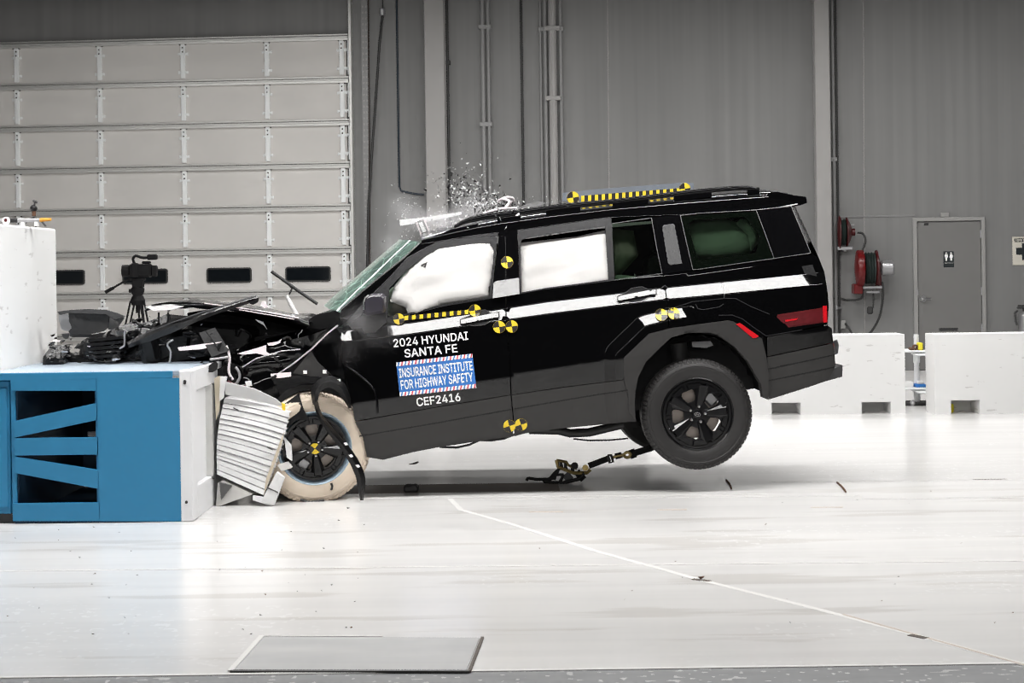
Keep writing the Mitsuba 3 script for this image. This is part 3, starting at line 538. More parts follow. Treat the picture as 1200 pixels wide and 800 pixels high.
def sheet(poly, h=.03, push=0., skirt=.018, vf=side_v, far=False, round_=0.0):
    """the polygon (a, w) laid on the car's side surface, standing out by push, with an edge that goes in by skirt; exact normals"""
    extra = None
    if h <= .04:
        b = poly.bounds; g = np.arange(b[0], b[2], min(h, .02))
        extra = np.vstack([np.c_[g, lw(L, g) + d] for L, ds in ((L_TOP, (-.004, .004, -.03)), (L_BOT, (-.004, .004))) for d in ds] + [FLARE])
    P, Fc, rings = tri_poly(poly, h, extra); a, w = P[:, 0], P[:, 1]
    def vv(a, w): return vf(a, w) - push
    v = vv(a, w); e = .002
    da, dw = (vv(a + e, w) - vv(a - e, w)) / (2 * e), (vv(a, w + e) - vv(a, w - e)) / (2 * e)
    n = np.stack([da, dw, -np.ones_like(da)], 1)
    if round_ > 0:
        bd = shapely.distance(poly.boundary, shapely.points(a, w)); k = np.clip(1 - bd / round_, 0, 1)
        v = v + (1 - np.sqrt(np.clip(1 - k * k, 0, 1))) * min(skirt * .8, round_)
    V = [np.c_[a, w, v]]; N = [n]; FF = [Fc]; off = len(a)
    for r in rings:
        p = V[0][r]; q = p.copy(); q[:, 2] += skirt; L = len(r)
        tg = np.roll(p, -1, 0) - np.roll(p, 1, 0); nn = np.c_[tg[:, 1], -tg[:, 0], np.zeros(L)]
        i = np.arange(L); j = (i + 1) % L
        V += [p, q]; N += [nn, nn]; FF += [np.c_[i, j, j + L] + off, np.c_[i, j + L, i + L] + off]; off += 2 * L
    V, N, FF = np.vstack(V), np.vstack(N), np.vstack(FF)
    if far: V[:, 2] = WID - V[:, 2]; N[:, 2] *= -1; FF = FF[:, ::-1]
    X = Q(V[:, 0], V[:, 1], V[:, 2]); NN = N[:, :1] * AX + N[:, 1:2] * WX + N[:, 2:] * LX
    NN /= np.linalg.norm(NN, axis=1)[:, None] + 1e-12
    path = meshkit.write_ply((X, FF), False, normals=NN)
    return {'type': 'ply', 'filename': path, 'face_normals': False}
def grid_mesh(P, closed=False):
    """P: (rows, cols, 3) hall points -> dict with smooth normals"""
    r, c = P.shape[:2]; idx = np.arange(r * c).reshape(r, c)
    f = np.vstack([np.c_[idx[:-1, :-1].ravel(), idx[1:, :-1].ravel(), idx[1:, 1:].ravel()], np.c_[idx[:-1, :-1].ravel(), idx[1:, 1:].ravel(), idx[:-1, 1:].ravel()]])
    return trimesh.Trimesh(P.reshape(-1, 3), f, process=False)
def plate_px(pts, v, th, crumple=0., seed=0, h=.05, tilt=0.):
    """a piece of sheet standing at lateral place v in the wreck, th thick; crumple bends it"""
    g = Polygon([on_side(x, y, v) for x, y in pts]).buffer(0)
    P, Fc, rings = tri_poly(g, h if crumple else 9.)
    a0, w0 = P.mean(0)
    b = v + tilt * (P[:, 1] - w0) + (crumple * (meshkit.fbm(np.c_[P * 6 + seed * 7.3, np.full(len(P), seed)], 2, seed) - .5) * 2 if crumple else 0)
    front, back = Q(P[:, 0], P[:, 1], b), Q(P[:, 0], P[:, 1], b + th)
    n = len(P); FF = [Fc, Fc[:, ::-1] + n]
    for r in rings: j = np.roll(r, -1); FF += [np.c_[r, j, j + n], np.c_[r, j + n, r + n]]
    return trimesh.Trimesh(np.vstack([front, back]), np.vstack(FF), process=False)
def px3(pts, v):
    """a run of photo positions at lateral places v -> hall points"""
    v = np.broadcast_to(v, (len(pts),)); return np.array([Q(*on_side(x, y, b), b) for (x, y), b in zip(pts, v)])

car = thing('suv', 'black SUV crashed into the blue barrier, nose crushed, rear wheels off the floor', 'car')

# body panels ------------------------------------------------------------------------------------
DOOR_GAP = [(592, 276), (592.8, 327), (592.4, 375), (597, 420.5), (598.5, 462.7), (601, 490), (601.5, 513)]
f_door = [(402, 381), (440, 374.5), (480, 368.6), (520, 359), (575, 349.6), (592.2, 346.3), (592.4, 375), (596.6, 420.5), (598.2, 462.4), (517, 475.7), (416, 493.2), (409, 455), (400, 420), (399, 398)]
r_door = [(593.6, 346), (640, 338.8), (712.6, 329.6), (776.5, 321.6), (780, 345), (782, 367), (783.5, 384.2), (760.4, 390.4), (732, 417.5), (731, 444.6), (660.5, 453.3), (599.6, 462.3), (598, 420.5), (593.8, 375)]
quarter = [(777.7, 321.4), (811.5, 317.2), (820, 316.2), (907, 303.8), (951, 297.6), (959, 301), (966, 319), (969, 340), (970.5, 357), (969.5, 380), (898, 393.5), (893.7, 396.4), (860, 376), (854, 374.9), (787, 383.8), (784.8, 384.4), (783.4, 367), (781.3, 345)]
pg_f, pg_r, pg_q = px_poly(f_door), px_poly(r_door), px_poly(quarter)
fd = put('front_door', sheet(pg_f, round_=.006), 'car_paint', car, label='black front door with white lettering')
rd = put('rear_door', sheet(pg_r, round_=.006), 'car_paint', car)
qp = put('quarter_panel', sheet(pg_q, round_=.006), 'car_paint', car)
for nm, g in (('front_door', pg_f), ('rear_door', pg_r), ('quarter_panel', pg_q)): put(nm, sheet(g, .06, far=True), 'car_paint', car, label='far side panel')
# grey cladding along the doors, sills and bumper
fc_ = [(416, 494.3), (517, 476.6), (598.3, 463.3), (601, 490), (601.5, 511.5), (560, 517), (514, 524), (484, 529.8), (449, 538.8), (430, 535.5), (425, 512)]
rc_ = [(599.7, 463.1), (660.5, 454.2), (730.8, 445.5), (736, 462), (744, 470), (745, 494), (737, 494.3), (654, 502.3), (618.6, 507), (602.8, 511.2), (602.2, 490)]
put('cladding', sheet(px_poly(fc_, .008), push=.008, round_=.008), 'cladding', fd); put('cladding', sheet(px_poly(rc_, .008), push=.008, round_=.008), 'cladding', rd)
for pts, P in (([(421, 511), (520, 494), (599, 479.6)], fd), ([(603, 479), (660, 469), (736, 457)], rd)):
    a = np.array([S(x, y, .01) for x, y in pts]); ln = LineString(a).buffer(.004, cap_style=2)
    put('crease_line', sheet(ln, .03, push=.0098, skirt=.004), 'dark_plastic', P)
arch = [(731.5, 446), (730.8, 419.3), (760.8, 390.8), (787.2, 384.2), (854, 375.4), (859.6, 376.6), (893.2, 396.8), (898.2, 417.5), (901, 440), (901, 468.5), (894.5, 466), (892, 450), (877, 424), (862, 407), (842, 392.5), (831, 389.6), (807, 389.8), (787, 395.3), (774, 407), (757, 424), (748, 442), (744.8, 458), (743.5, 480), (745.5, 493.5), (737, 482), (736, 462)]
def arch_v(a, w): return np.minimum(inset(a, w), .03 + .055 * np.clip(a - .25, 0, 9) ** 2 - .046)
def S2(x, y, vf):
    a, w = on_side(x, y, .0)
    for _ in range(4): a, w = on_side(x, y, float(vf(np.array(a), np.array(w))))
    return a, w
ap = Polygon([S2(x, y, arch_v) for x, y in np.array(shapely.segmentize(Polygon(arch), 6).exterior.coords)[:-1]]).buffer(0)
wa = put('wheel_arch', sheet(ap, .025, vf=arch_v, push=.004, skirt=.10, round_=.01), 'cladding', car, label='dark grey wheel arch cladding')
put('reflector', sheet(Polygon([S2(x, y, arch_v) for x, y in ((862, 379.5), (867, 378.2), (889, 393.7), (886, 396), (882, 396))]), .02, vf=arch_v, push=.010, skirt=.008), 'reflector_red', wa, label='red side reflector')
put('wheel_arch', sheet(ap, .05, vf=arch_v, push=.004, skirt=.10, far=True), 'cladding', car)
bump_ = [(899, 395), (969.6, 381.3), (975, 384.5), (976.5, 401), (899.6, 417.5)]
put('bumper_skin', sheet(px_poly(bump_), round_=.005), 'car_paint', car)
def bl(ya, yb, za, zb): return [(899.4, ya), (978, za), (979, zb), (900.5, yb)]
bc = put('rear_bumper', sheet(px_poly([(899.2, 418.6), (977, 402.3), (979.5, 428), (971, 445.6), (948, 453.5), (901.8, 468)], .006), push=.006, round_=.008), 'cladding', car, label='dark grey rear bumper cladding')
for ya, yb in ((432.3, 415.5), (446, 430)):
    ln = LineString([S(900.5, ya, .008), S(978, yb, .008)]).buffer(.004, cap_style=2); put('crease_line', sheet(ln, .03, push=.0085, skirt=.004), 'dark_plastic', bc)
put('rear_bumper', sheet(px_poly([(899.2, 418.6), (977, 402.3), (979.5, 428), (971, 445.6), (948, 453.5), (901.8, 468)]), .06, far=True), 'cladding', car)
# step pad of the bumper, wrapping the tail
bs = [on_side(x, y, .3) for x, y in ((962, 446), (984, 440), (984.5, 428), (979, 431), (961, 436))]
put('bumper_step', xf(prism(Polygon(bs).buffer(.006), WID - .5), CARF @ frame([0, .25, 0], [1, 0, 0], [0, 0, 1], [0, 1, 0])), 'gray_plastic', car)
# tailgate: between the two sides, bowed
te = np.array([S(x, y) for x, y in ((931, 241), (940, 260), (950, 282), (959, 301), (966, 319), (969.5, 340), (971, 357), (970, 380), (976, 400), (978.5, 427))])
tv = np.array([float(inset(a, w)) for a, w in te]); t = np.linspace(-1, 1, 17)
P = np.array([[Q(a + .075 * (1 - abs(u) ** 2.5), w, .95 + u * (.95 - v0 + .004)) for u in t] for (a, w), v0 in zip(te, tv)])
put('tailgate', grid_mesh(P), 'car_paint', car, True)
tl = [(903.8, 367.9), (969.3, 357.6), (969.6, 377.8), (923.9, 384.6)]
lamp = put('tail_lamp', sheet(px_poly(tl, .006), .02, push=.006, round_=.01), 'lamp_red', car, label='dark red tail lamp')
put('light_strip', sheet(px_poly([(920, 374.8), (935, 372.6), (934, 374.8), (920.5, 377)], .009), .02, push=.009, skirt=.003), 'reflector_red', lamp)
put('inner_lens', sheet(px_poly([(964, 358.5), (969, 357.8), (969.3, 377.5), (965, 378)], .009), .02, push=.009, skirt=.003), 'reflector_red', lamp)
put('tail_reflector', plate_px([(971.5, 403), (977, 402), (977.5, 411.5), (972.5, 412.5)], .33, .25), 'reflector_red', car); 
put('license_plate', plate_px([(976, 400), (981, 398), (983, 404), (982, 414), (977, 416)], .75, .02), 'chrome', car)
# shut lines and fuel flap
def seam(pts, nm, w_=.0045, m='black_void', push=.0016, par=None, h=.03):
    a = np.array([S(x, y) for x, y in pts]); put(nm, sheet(LineString(a).buffer(w_ / 2, cap_style=2, join_style=1), h, push=push, skirt=.004), m, par)
flap = [(813, 361), (812, 345), (812, 337), (816, 333.2), (843, 330.2), (847.3, 333), (848.8, 346), (848.6, 357)]
seam([(842, 330.3), (846.5, 332), (848.8, 339), (848.6, 349)], 'seam', .004, 'trim_line', par=qp)
seam([(815, 356), (818, 361.5), (824, 362.7), (843, 359.5), (848, 356)], 'seam', .005, 'satin_trim', par=qp)
seam([(785, 362), (811, 353.4), (850, 349.3), (862, 349.6), (880, 359), (902, 368)], 'seam', .005, 'satin_trim', par=qp)
seam([(842, 369.3), (858, 369), (870, 373.5), (884, 384), (898, 393.5), (940, 386.2)], 'seam', .005, 'satin_trim', par=qp)

# lids, belts and frames of the windows -------------------------------------------------------------------
def ring_px(outer, inner): return px_poly(outer).difference(px_poly(inner))
fw_out = [(405, 378), (428, 353), (455, 326), (477, 302), (511, 283.6), (560, 275.4), (584, 271.5), (583.2, 279), (580, 300), (578, 330), (576.5, 349.5), (520, 358.8), (480, 368.4), (440, 374.3)]
fw_in = [(454, 372.8), (456, 338), (470, 323), (484, 310.5), (500, 299.5), (516, 292.3), (540, 288.8), (560, 287), (567, 286.8), (573, 286.8), (577.6, 289.5), (579, 293.8), (578, 310), (575, 331), (573.4, 348.5), (520, 356.8), (480, 366.6)]
ff = put('window_frame', sheet(ring_px(fw_out, fw_in), .025, push=.004, skirt=.03, round_=.006), 'satin_trim', fd)
rw_out = [(606.4, 270), (640, 265.5), (712, 254.8), (716.3, 254.5), (719, 290), (721, 328.5), (712.6, 329.5), (640, 338.7), (609, 344.4), (608.4, 310)]
rw_in = [(611, 342.6), (610.3, 300), (609.8, 286), (611.5, 281), (615.5, 278.9), (640, 275), (709.5, 265.2), (711, 290), (713.3, 327.6), (640, 337.2)]
rf = put('window_frame', sheet(ring_px(rw_out, rw_in), .025, push=.004, skirt=.03, round_=.006), 'satin_trim', rd)
sw = [(717.2, 262.2), (763, 255.8), (769, 290), (775, 319.8), (720, 327.2), (718.8, 300)]
put('glass', sheet(px_poly(sw), .04, push=.001, skirt=.003), 'tinted_glass', rd)
def outline(pts, nm, par, w_=.006, m='chrome', closed=True):
    a = [S(x, y) for x, y in pts]; g = (Polygon(a).exterior if closed else LineString(a)).buffer(w_ / 2, join_style=1); put(nm, sheet(g, .03, push=.005, skirt=.006), m, par)
outline([(717.4, 261.8), (763.4, 255.2), (769.4, 290), (775.8, 320.3), (720.3, 328)], 'bright_trim', rd, .005, 'trim_line', False)
qw = [(797.2, 252.4), (820, 249.6), (886, 246), (927, 241.4), (950, 296.4), (907, 302.6), (820, 315.2), (811.8, 315.9)]
qg = px_poly(qw)
put('quarter_glass', sheet(px_poly([(797.4, 252.8), (885.6, 246.3), (906.4, 302.4), (811.8, 315.6)]), .04, push=.001, skirt=.003), 'tinted_glass', car)
put('quarter_glass', sheet(px_poly([(887, 246), (926.6, 241.8), (949.6, 296.3), (907.6, 302.2)]), .04, push=.001, skirt=.003), 'gloss_black', car)
band = px_poly([(797.4, 252.6), (927, 241.6), (907.2, 302.6), (811.8, 315.9)]).difference(px_poly([(806, 263), (812, 258), (872, 254), (891, 277), (886, 296), (826, 305.5), (818, 304)]))
put('frit_band', sheet(band.intersection(qg), .03, push=-.006, skirt=.002), 'black_void', car)
outline(qw, 'bright_trim', car, .0045, 'trim_line'); outline([(886, 246), (896, 272), (907, 302.8)], 'bright_trim', car, .0045, 'trim_line', False)
# pillars
pl = [(584.6, 272), (605.8, 269.2), (607.5, 300), (608.6, 344.2), (577.2, 349.4), (579, 322), (583.6, 290)]
P1, P2 = px_poly([p for p in pl if True]), None
def pillar_v(a, w):
    a, w = np.broadcast_arrays(a, w); q = lw(L_TOP, a) + .19
    return np.where(w < q, inset(a, q) - .59 * (q - w), inset(a, w))
put('door_pillar', sheet(P1, .02, push=.002, skirt=.03, vf=pillar_v), 'gloss_black', car, label='gloss black pillar between the doors')
seam([(592, 277), (592.8, 310), (592.6, 346)], 'seam', .004, 'black_void', .006, car)
pc = put('rear_pillar', sheet(px_poly([(764.2, 254.8), (796.6, 251.6), (811.2, 316.4), (776.6, 320.9), (770, 290)]), .03, push=.002, skirt=.03, round_=.005), 'gloss_black', car)
put('reflection_panel', sheet(px_poly([(774.6, 262.5), (791.2, 260), (800.6, 309.4), (782.2, 311.8)], .006), .02, push=.006, skirt=.008, round_=.006), 'gray_plastic', pc, label='satin grey grip panel coloured for the reflection in the pillar')  # grey stands in for a reflection in the gloss black pillar
# A pillar
put('front_pillar', sheet(px_poly([(396, 383), (400, 363), (440, 329), (474, 302), (492, 285), (500, 280), (529, 268.6), (560, 262), (560, 275), (511, 283.2), (477, 301.6), (455, 325.6), (428, 352.6), (404.5, 378.5)]), .025, push=.0, skirt=.04, round_=.008), 'car_paint', car)
put('pillar_highlight', sheet(px_poly([(399.5, 363.5), (440, 329.4), (474, 302.4), (492, 285.4), (491, 284.2), (473, 300.8), (439, 327.8), (398.6, 362)]), .02, push=.003, skirt=.02), 'chrome', car)  # bright strip added as the highlight line along the pillar

# roof: lofted from side to side -----------------------------------------------------------------------------
lo = [(492, 286), (511, 283), (560, 274.8), (606, 269.5), (712, 254.5), (800, 251), (886, 245.4), (928, 240.6)]
hi_ = [(492, 281), (520, 273.5), (552, 266), (583, 260), (640, 251.8), (720, 243), (800, 235), (878, 228.6), (907, 226.6), (934, 230.5)]
A0, A1 = S(494, 283)[0], S(934, 236)[0]
lo_ = np.array([S(x, y) for x, y in lo]); hh = np.array([on_side(x, y, .27) for x, y in hi_])
aa = np.linspace(A0, A1, 60); rows = []
for a in aa:
    wl_, wh = np.interp(a, lo_[:, 0], lo_[:, 1]), np.interp(a, hh[:, 0], hh[:, 1]); wh = max(wh, wl_ + .02)
    v0 = float(inset(a, wl_)); v1 = v0 + .34 * (wh - wl_); crown = .045
    prof = [(v0 + .03, wl_ - .004), (v0 - .002, wl_ - .002), (v0, wl_)] + [(v0 + (v1 - v0) * q, wl_ + (wh - wl_) * q) for q in (.2, .4, .6, .75, .86)] + [(v1 + .006, wh - .004 - .04 * 0), (v1 + .03, wh), (v1 + .07, wh + .012)]
    prof += [(x, wh + .012 + crown * (1 - ((x - .95) / (.95 - v1 - .07)) ** 2)) for x in np.linspace(v1 + .12, .95, 8)]
    prof += [(WID - x, w) for x, w in prof[-2::-1]]
    rows.append([Q(a, w, x) for x, w in prof])
put('roof', grid_mesh(np.array(rows)), 'car_paint', car, 40)
# spoiler
sp_ = [on_side(x, y, .27) for x, y in ((900, 227.2), (911, 226), (927, 229.6), (943, 231.6), (944, 237), (938, 239.4), (925, 241.5), (905, 241))]
put('spoiler', xf(prism(Polygon(sp_).buffer(.008).buffer(-.002), WID - .50), CARF @ frame([0, .25, 0], [1, 0, 0], [0, 0, 1], [0, 1, 0])), 'car_paint', car)
# roof rails
railtop = [(532, 264), (540, 258.5), (550, 254), (567, 250.2), (609, 244.8), (659, 238.2), (720, 232.9), (760, 228.2), (805, 222.4), (850, 218.3), (872, 217), (882, 218), (889, 221.2)]
railbot = [(532, 267.6), (545, 262), (567, 257.6), (609, 252), (659, 245), (720, 238.6), (760, 234), (805, 228.3), (850, 224.2), (872, 222.8), (889, 222.6)]
for far in (False, True):
    v = .285
    T_, B_ = np.array([on_side(x, y, v) for x, y in railtop]), np.array([on_side(x, y, v) for x, y in railbot])
    ga = np.linspace(T_[0, 0], T_[-1, 0], 70); wt_, wb_ = np.interp(ga, T_[:, 0], T_[:, 1]), np.interp(ga, B_[:, 0], B_[:, 1])
    vc = WID - v - .02 if far else v + .02; u = np.linspace(0, 2 * np.pi, 17)
    cx_, cy_ = np.sign(np.cos(u)) * np.abs(np.cos(u)) ** .6, np.sign(np.sin(u)) * np.abs(np.sin(u)) ** .6
    G = np.array([Q(a, (t_ + b_) / 2 + cy_ * max((t_ - b_) / 2, .006), vc + cx_ * .022) for a, t_, b_ in zip(ga, wt_, wb_)])
    r = put('roof_rail', grid_mesh(G), 'gloss_black', car, 50, label='black roof rail')
    for x0, x1, ya, yb in ((583, 610, 256, 262), (640, 680, 247, 253), (718, 760, 236, 243), (790, 834, 227, 236), (876, 890, 221, 229)):
        gg = Polygon([on_side(x0, ya, v), on_side(x1, ya - .12 * (x1 - x0), v), on_side(x1, yb - .12 * (x1 - x0), v), on_side(x0, yb, v)])
        put('foot', xf(prism(gg, .034), CARF @ frame([0, vc - .017, 0], [1, 0, 0], [0, 0, 1], [0, 1, 0])), 'gloss_black', r)
# measuring board on the roof
vb = .62
g = [(659, 236), (659.5, 225.8), (700, 221.5), (760, 217), (806, 213.4), (813, 214.5), (813, 222), (760, 229)]
tb = put('target_board', plate_px(g, vb, .012), 'board_gray', car, label='grey board with yellow and black squares on the roof')
n = 29
for i in range(0, n):
    x0 = 681 + (797 - 681) * i / n; x1 = 681 + (797 - 681) * (i + 1) / n
    y0, y1 = 229.4 - (x0 - 681) * .0775, 235.2 - (x0 - 681) * .0775; d = -.0775 * (x1 - x0)
    put('square', plate_px([(x0, y0), (x1, y0 + d), (x1, y1 + d + 2), (x0, y1 + 2)], vb - .002, .002), 'sticker_yellow' if i % 2 == 0 else 'sticker_black', tb)
def target(x, y, r, vf, par, rotq=0., nm='target_sticker', flat=None, push=.004, label='round sticker with yellow and black quarters'):
    """quartered disc on the side surface (or on the plane v = flat)"""
    if flat is None:
        a, w = S(x, y, push)
    else: a, w = on_side(x, y, flat); vf = lambda a, w: np.full(np.shape(a), flat)
    rr = r / 177.; c = Point(a, w).buffer(rr, 12)
    k = put(nm, sheet(c, .03, push=push, skirt=.003, vf=vf), 'sticker_yellow', par, label=label)
    for q in (0, 2):
        t = np.radians(np.linspace(0, 90, 8) + 90 * q + rotq); pg = Polygon([(a, w)] + [(a + math.cos(u) * rr * .985, w + math.sin(u) * rr * .985) for u in t])
        put('quarter', sheet(pg, .03, push=push + .001, skirt=.001, vf=vf), 'sticker_black', k)
    return k
target(671.5, 231.5, 7.5, None, tb, 90, 'disc', vb - .004); target(802.5, 221, 7, None, tb, 90, 'disc', vb - .004)
# stickers and lettering on the doors ---------------------------------------------------------------------
for x, y, r, par, q in ((585, 383, 7.2, fd, 90), (599.8, 382.4, 7.2, rd, 90), (775, 368.6, 7, rd, 80), (789.6, 367, 7, qp, 80), (556.5, 363.6, 7, fd, 90), (467.5, 373.6, 6.5, fd, 90)):
    target(x, y, r, side_v, par, q, push=.012)
target(594.2, 307.2, 7.2, pillar_v, car, 90, push=.006)
for x, y, par in ((597, 499, fd), (610.6, 497.4, rd)): target(x, y, 7.2, side_v, par, 10, push=.013)
for i in range(17):
    x0, x1 = 474 + 75 * i / 17, 474 + 75 * (i + 1) / 17; f = lambda x: 372.6 - (x - 474) * .098
    put('checker_square', sheet(Polygon([S(x0, f(x0) - 2.6), S(x1, f(x1) - 2.6), S(x1, f(x1) + 2.6), S(x0, f(x0) + 2.6)]), .03, push=.006, skirt=.002), 'sticker_yellow' if i % 2 == 0 else 'sticker_black', fd)
def lettering(text, p0, p1, hpx, push, parent, m='white_vinyl', bold=True, nm='lettering'):
    tm = meshkit.text_mesh(text, 1.0, .001, bold); V = tm.vertices.copy(); x = (V[:, 0] - V[:, 0].min()) / np.ptp(V[:, 0])
    d = np.subtract(p1, p0); nrm = np.array([d[1], -d[0]]) / np.linalg.norm(d)
    X = p0[0] + d[0] * x + nrm[0] * V[:, 1] * hpx; Y = p0[1] + d[1] * x + nrm[1] * V[:, 1] * hpx
    aw = np.array([on_side(a, b, .01) for a, b in zip(X, Y)])
    # the surface's own place: one correction for its inset
    v = inset(aw[:, 0], aw[:, 1]); aw = np.array([on_side(a, b, c - push) for a, b, c in zip(X, Y, v)]); v = inset(aw[:, 0], aw[:, 1])
    tm.vertices = Q(aw[:, 0], aw[:, 1], v - push - V[:, 2] * 1.0)
    return put(nm, tm, m, parent)
lettering('2024 HYUNDAI', (461.4, 406.6), (549, 397.7), 9.2, .004, fd); lettering('SANTA FE', (474.3, 418.8), (536.3, 412.3), 9.4, .004, fd); lettering('CEF2416', (488.6, 475.7), (540, 469.3), 9.2, .004, fd)
c4 = np.array([(464.2, 424.5), (553.5, 414.2), (558.2, 454.2), (468.6, 464.2)])
def cq(s, t): return tuple((c4[0] * (1 - s) + c4[1] * s) * (1 - t) + (c4[3] * (1 - s) + c4[2] * s) * t)
pk = put('placard', sheet(px_poly([cq(0, 0), cq(1, 0), cq(1, 1), cq(0, 1)]), .04, push=.003, skirt=.002), 'blue_vinyl', fd, label='blue placard with white lettering and striped borders')
lettering('INSURANCE INSTITUTE', (468.2, 442.4), (554.2, 433.2), 10.3, .0045, pk, nm='word'); lettering('FOR HIGHWAY SAFETY', (470.2, 456.2), (554.6, 446.4), 10.3, .0045, pk, nm='word')
for t0, t1 in ((0, .115), (.885, 1)):
    put('border', sheet(Polygon([S(*cq(s, t)) for s, t in ((0, t0), (1, t0), (1, t1), (0, t1))]), .04, push=.0042, skirt=.001), 'white_vinyl', pk)
    for i in range(22):
        s = i / 22; g = Polygon([S(*cq(max(0, min(1, q)), t)) for q, t in ((s + .012, t1), (s + .030, t1), (s + .046, t0), (s + .028, t0))])
        put('stripe', sheet(g, .03, push=.0052, skirt=.0008), 'red_vinyl' if i % 2 else 'blue_vinyl', pk)
# door handles
for (x, y), par in (((562, 373), fd), ((746, 345.8), rd)):
    d = np.array([1, -.122])
    def hp(u, q): return (x + d[0] * u + .122 * q * 0, y + d[1] * u + q)
    cup = px_poly([hp(-23, -2), hp(-12, -5), hp(-6, -9), hp(6, -9.4), hp(14, -5), hp(23, -5), hp(24, 2), hp(14, 4), hp(6, 8), hp(-6, 8), hp(-12, 6), hp(-23, 6)])
    out = put('handle_recess', sheet(cup, .02, push=.003, skirt=.003), 'black_void', par)
    put('recess_edge', sheet(cup.buffer(.0025).difference(cup.buffer(-.0015)), .02, push=.0045, skirt=.003), 'trim_line', par)
    gr = px_poly([hp(-22, -1), hp(-18, -2), hp(16, -4.5), hp(22, -4), hp(22, 1), hp(16, 1), hp(-20, 3.6), hp(-22, 3)])
    put('handle', sheet(gr, .015, push=.035, skirt=.030, round_=.010), 'car_paint', par)
    put('handle_highlight', sheet(px_poly([hp(-16, -1), hp(14, -3.4), hp(14, -1.9), hp(-16, .6)], .037), .02, push=.0365, skirt=.002), 'chrome', par)
# mirror
def blob(pts, v0, v1, m, nm, par, inf=.02, seed=0):
    """rounded solid: traced outline between lateral places v0 and v1, hull of an inner and two outer rings"""
    g = np.array([on_side(x, y, (v0 + v1) / 2) for x, y in pts]); c = g.mean(0); k = []
    for f, v in ((.72, v0), (.93, v0 + (v1 - v0) * .12), (1, v0 + (v1 - v0) * .35), (1, v0 + (v1 - v0) * .7), (.85, v1)): k.append(np.c_[Q(c[0] + (g[:, 0] - c[0]) * f, c[1] + (g[:, 1] - c[1]) * f, v)])
    return put(nm, trimesh.convex.convex_hull(np.vstack(k)), m, par, 30)
mr = blob([(428, 347), (436, 344.2), (449, 343.6), (452.5, 347), (453, 362), (450, 366.5), (430, 370), (425.5, 366), (425.5, 352)], -.24, -.02, 'mirror_shell', 'mirror', fd); mat('mirror_shell', (.035, .032, .042), .25, 0, .5)
labels[mr] = {'label': 'dark purple grey door mirror'}
put('mirror_foot', plate_px([(425, 368), (452, 366), (452.5, 378), (446, 383.5), (439, 390), (427, 390.5), (424, 384), (412, 386), (408, 380), (418, 373)], -.02, .06), 'dark_plastic', fd)
put('mirror_edge', tube(px3([(432, 345.6), (427.5, 349), (426, 355), (426.5, 363)], -.235), .005, 6), 'chrome', fd, True)
put('sail_panel', sheet(px_poly([(405, 378), (420, 362), (440, 343), (453, 333), (455, 338), (453.5, 373), (430, 376)]), .03, push=.004, skirt=.01), 'satin_trim', fd)
# windshield and dash
g0 = [S(x, y) for x, y in ((398, 366), (420, 347), (445, 325), (470, 304), (493, 284))]
t = np.linspace(-1, 1, 21)
P = np.array([[Q(a - .15 * (1 - abs(u) ** 2.2), w + .055 * (1 - abs(u) ** 2.2) + (.012 * (meshkit.fbm(np.array([[a * 9, u * 9, 0]]), 3)[0] - .5)), .95 + u * (.95 - float(inset(a, w)) - .02)) for u in t] for a, w in g0])
put('windshield', grid_mesh(P), 'windshield_glass', car, True, label='cracked greenish windshield')
put('cowl', plate_px([(358, 377), (372, 368), (398, 363), (398, 383), (372, 386), (362, 386)], .25, 1.35), 'wreck_black', car)
# core of the body: floor pan, wheel wells, firewall
cab = [on_side(x, y, .1) for x, y in ((392, 384), (450, 385), (480, 382), (576, 366), (640, 352), (712, 345), (776, 336), (900, 318), (952, 310), (960, 330), (966, 384), (970, 436), (902, 458), (740, 488), (600, 504), (449, 531), (420, 522), (410, 470))]
core = Polygon(cab).buffer(0); wr = Point(0, .44).buffer(.47, 24)
wr = shapely.union_all([wr, shapely.box(-.47, -.3, .47, .44)])
dwn = CARF @ frame([0, 0, 0], [1, 0, 0], [0, 0, 1], [0, 1, 0])
def slab(poly, v0, v1): return xf(prism(poly, v1 - v0), CARF @ frame([0, v0, 0], [1, 0, 0], [0, 0, 1], [0, 1, 0]))
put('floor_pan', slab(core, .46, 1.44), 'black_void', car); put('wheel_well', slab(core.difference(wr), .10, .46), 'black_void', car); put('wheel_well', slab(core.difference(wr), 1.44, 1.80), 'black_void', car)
# liner of the near rear wheel well with folds
ang = np.radians(np.linspace(14, 172, 50)); rr = .455 + .006 * np.cos(np.linspace(-8, 188, 50) * .45)
P = np.array([[Q(r * math.cos(u), .44 + r * math.sin(u), v) for v in (.07, .2, .34, .45)] for u, r in zip(ang, rr)])
put('wheel_liner', grid_mesh(P), 'dark_plastic', car, 30)
put('liner_lamp', [slab(Polygon([on_side(x, y, .40) for x, y in ((809, 400), (831, 399), (834, 404), (826, 407), (810, 406))]), .33, .40)], 'gray_metal', car)
put('shock_absorber', [cyl(Q(-.02, .80, .36), Q(-.03, .45, .34), .045, 14), cyl(Q(-.02, .84, .36), Q(-.02, .70, .36), .06, 14)], 'black_iron', car, 30)
put('rear_axle', [cyl(Q(0, .37, .15), Q(.0, .33, 1.75), .05, 12)], 'black_iron', car)
put('exhaust', tube(px3([(620, 503.5), (654, 504), (668, 507.5), (690, 506.5), (730, 497)], .5), .03, 8), 'black_iron', car, True)
put('brake_line', tube(px3([(672, 514), (690, 516), (715, 515.5), (736, 513.5)], .6), .006, 6), 'black_iron', car, True)
put('brake_line', tube(px3([(515, 523.5), (535, 524.3), (550, 521), (562, 515.5), (575, 516), (590, 514), (603, 509), (618, 506)], .2), .008, 6), 'black_iron', car, True)
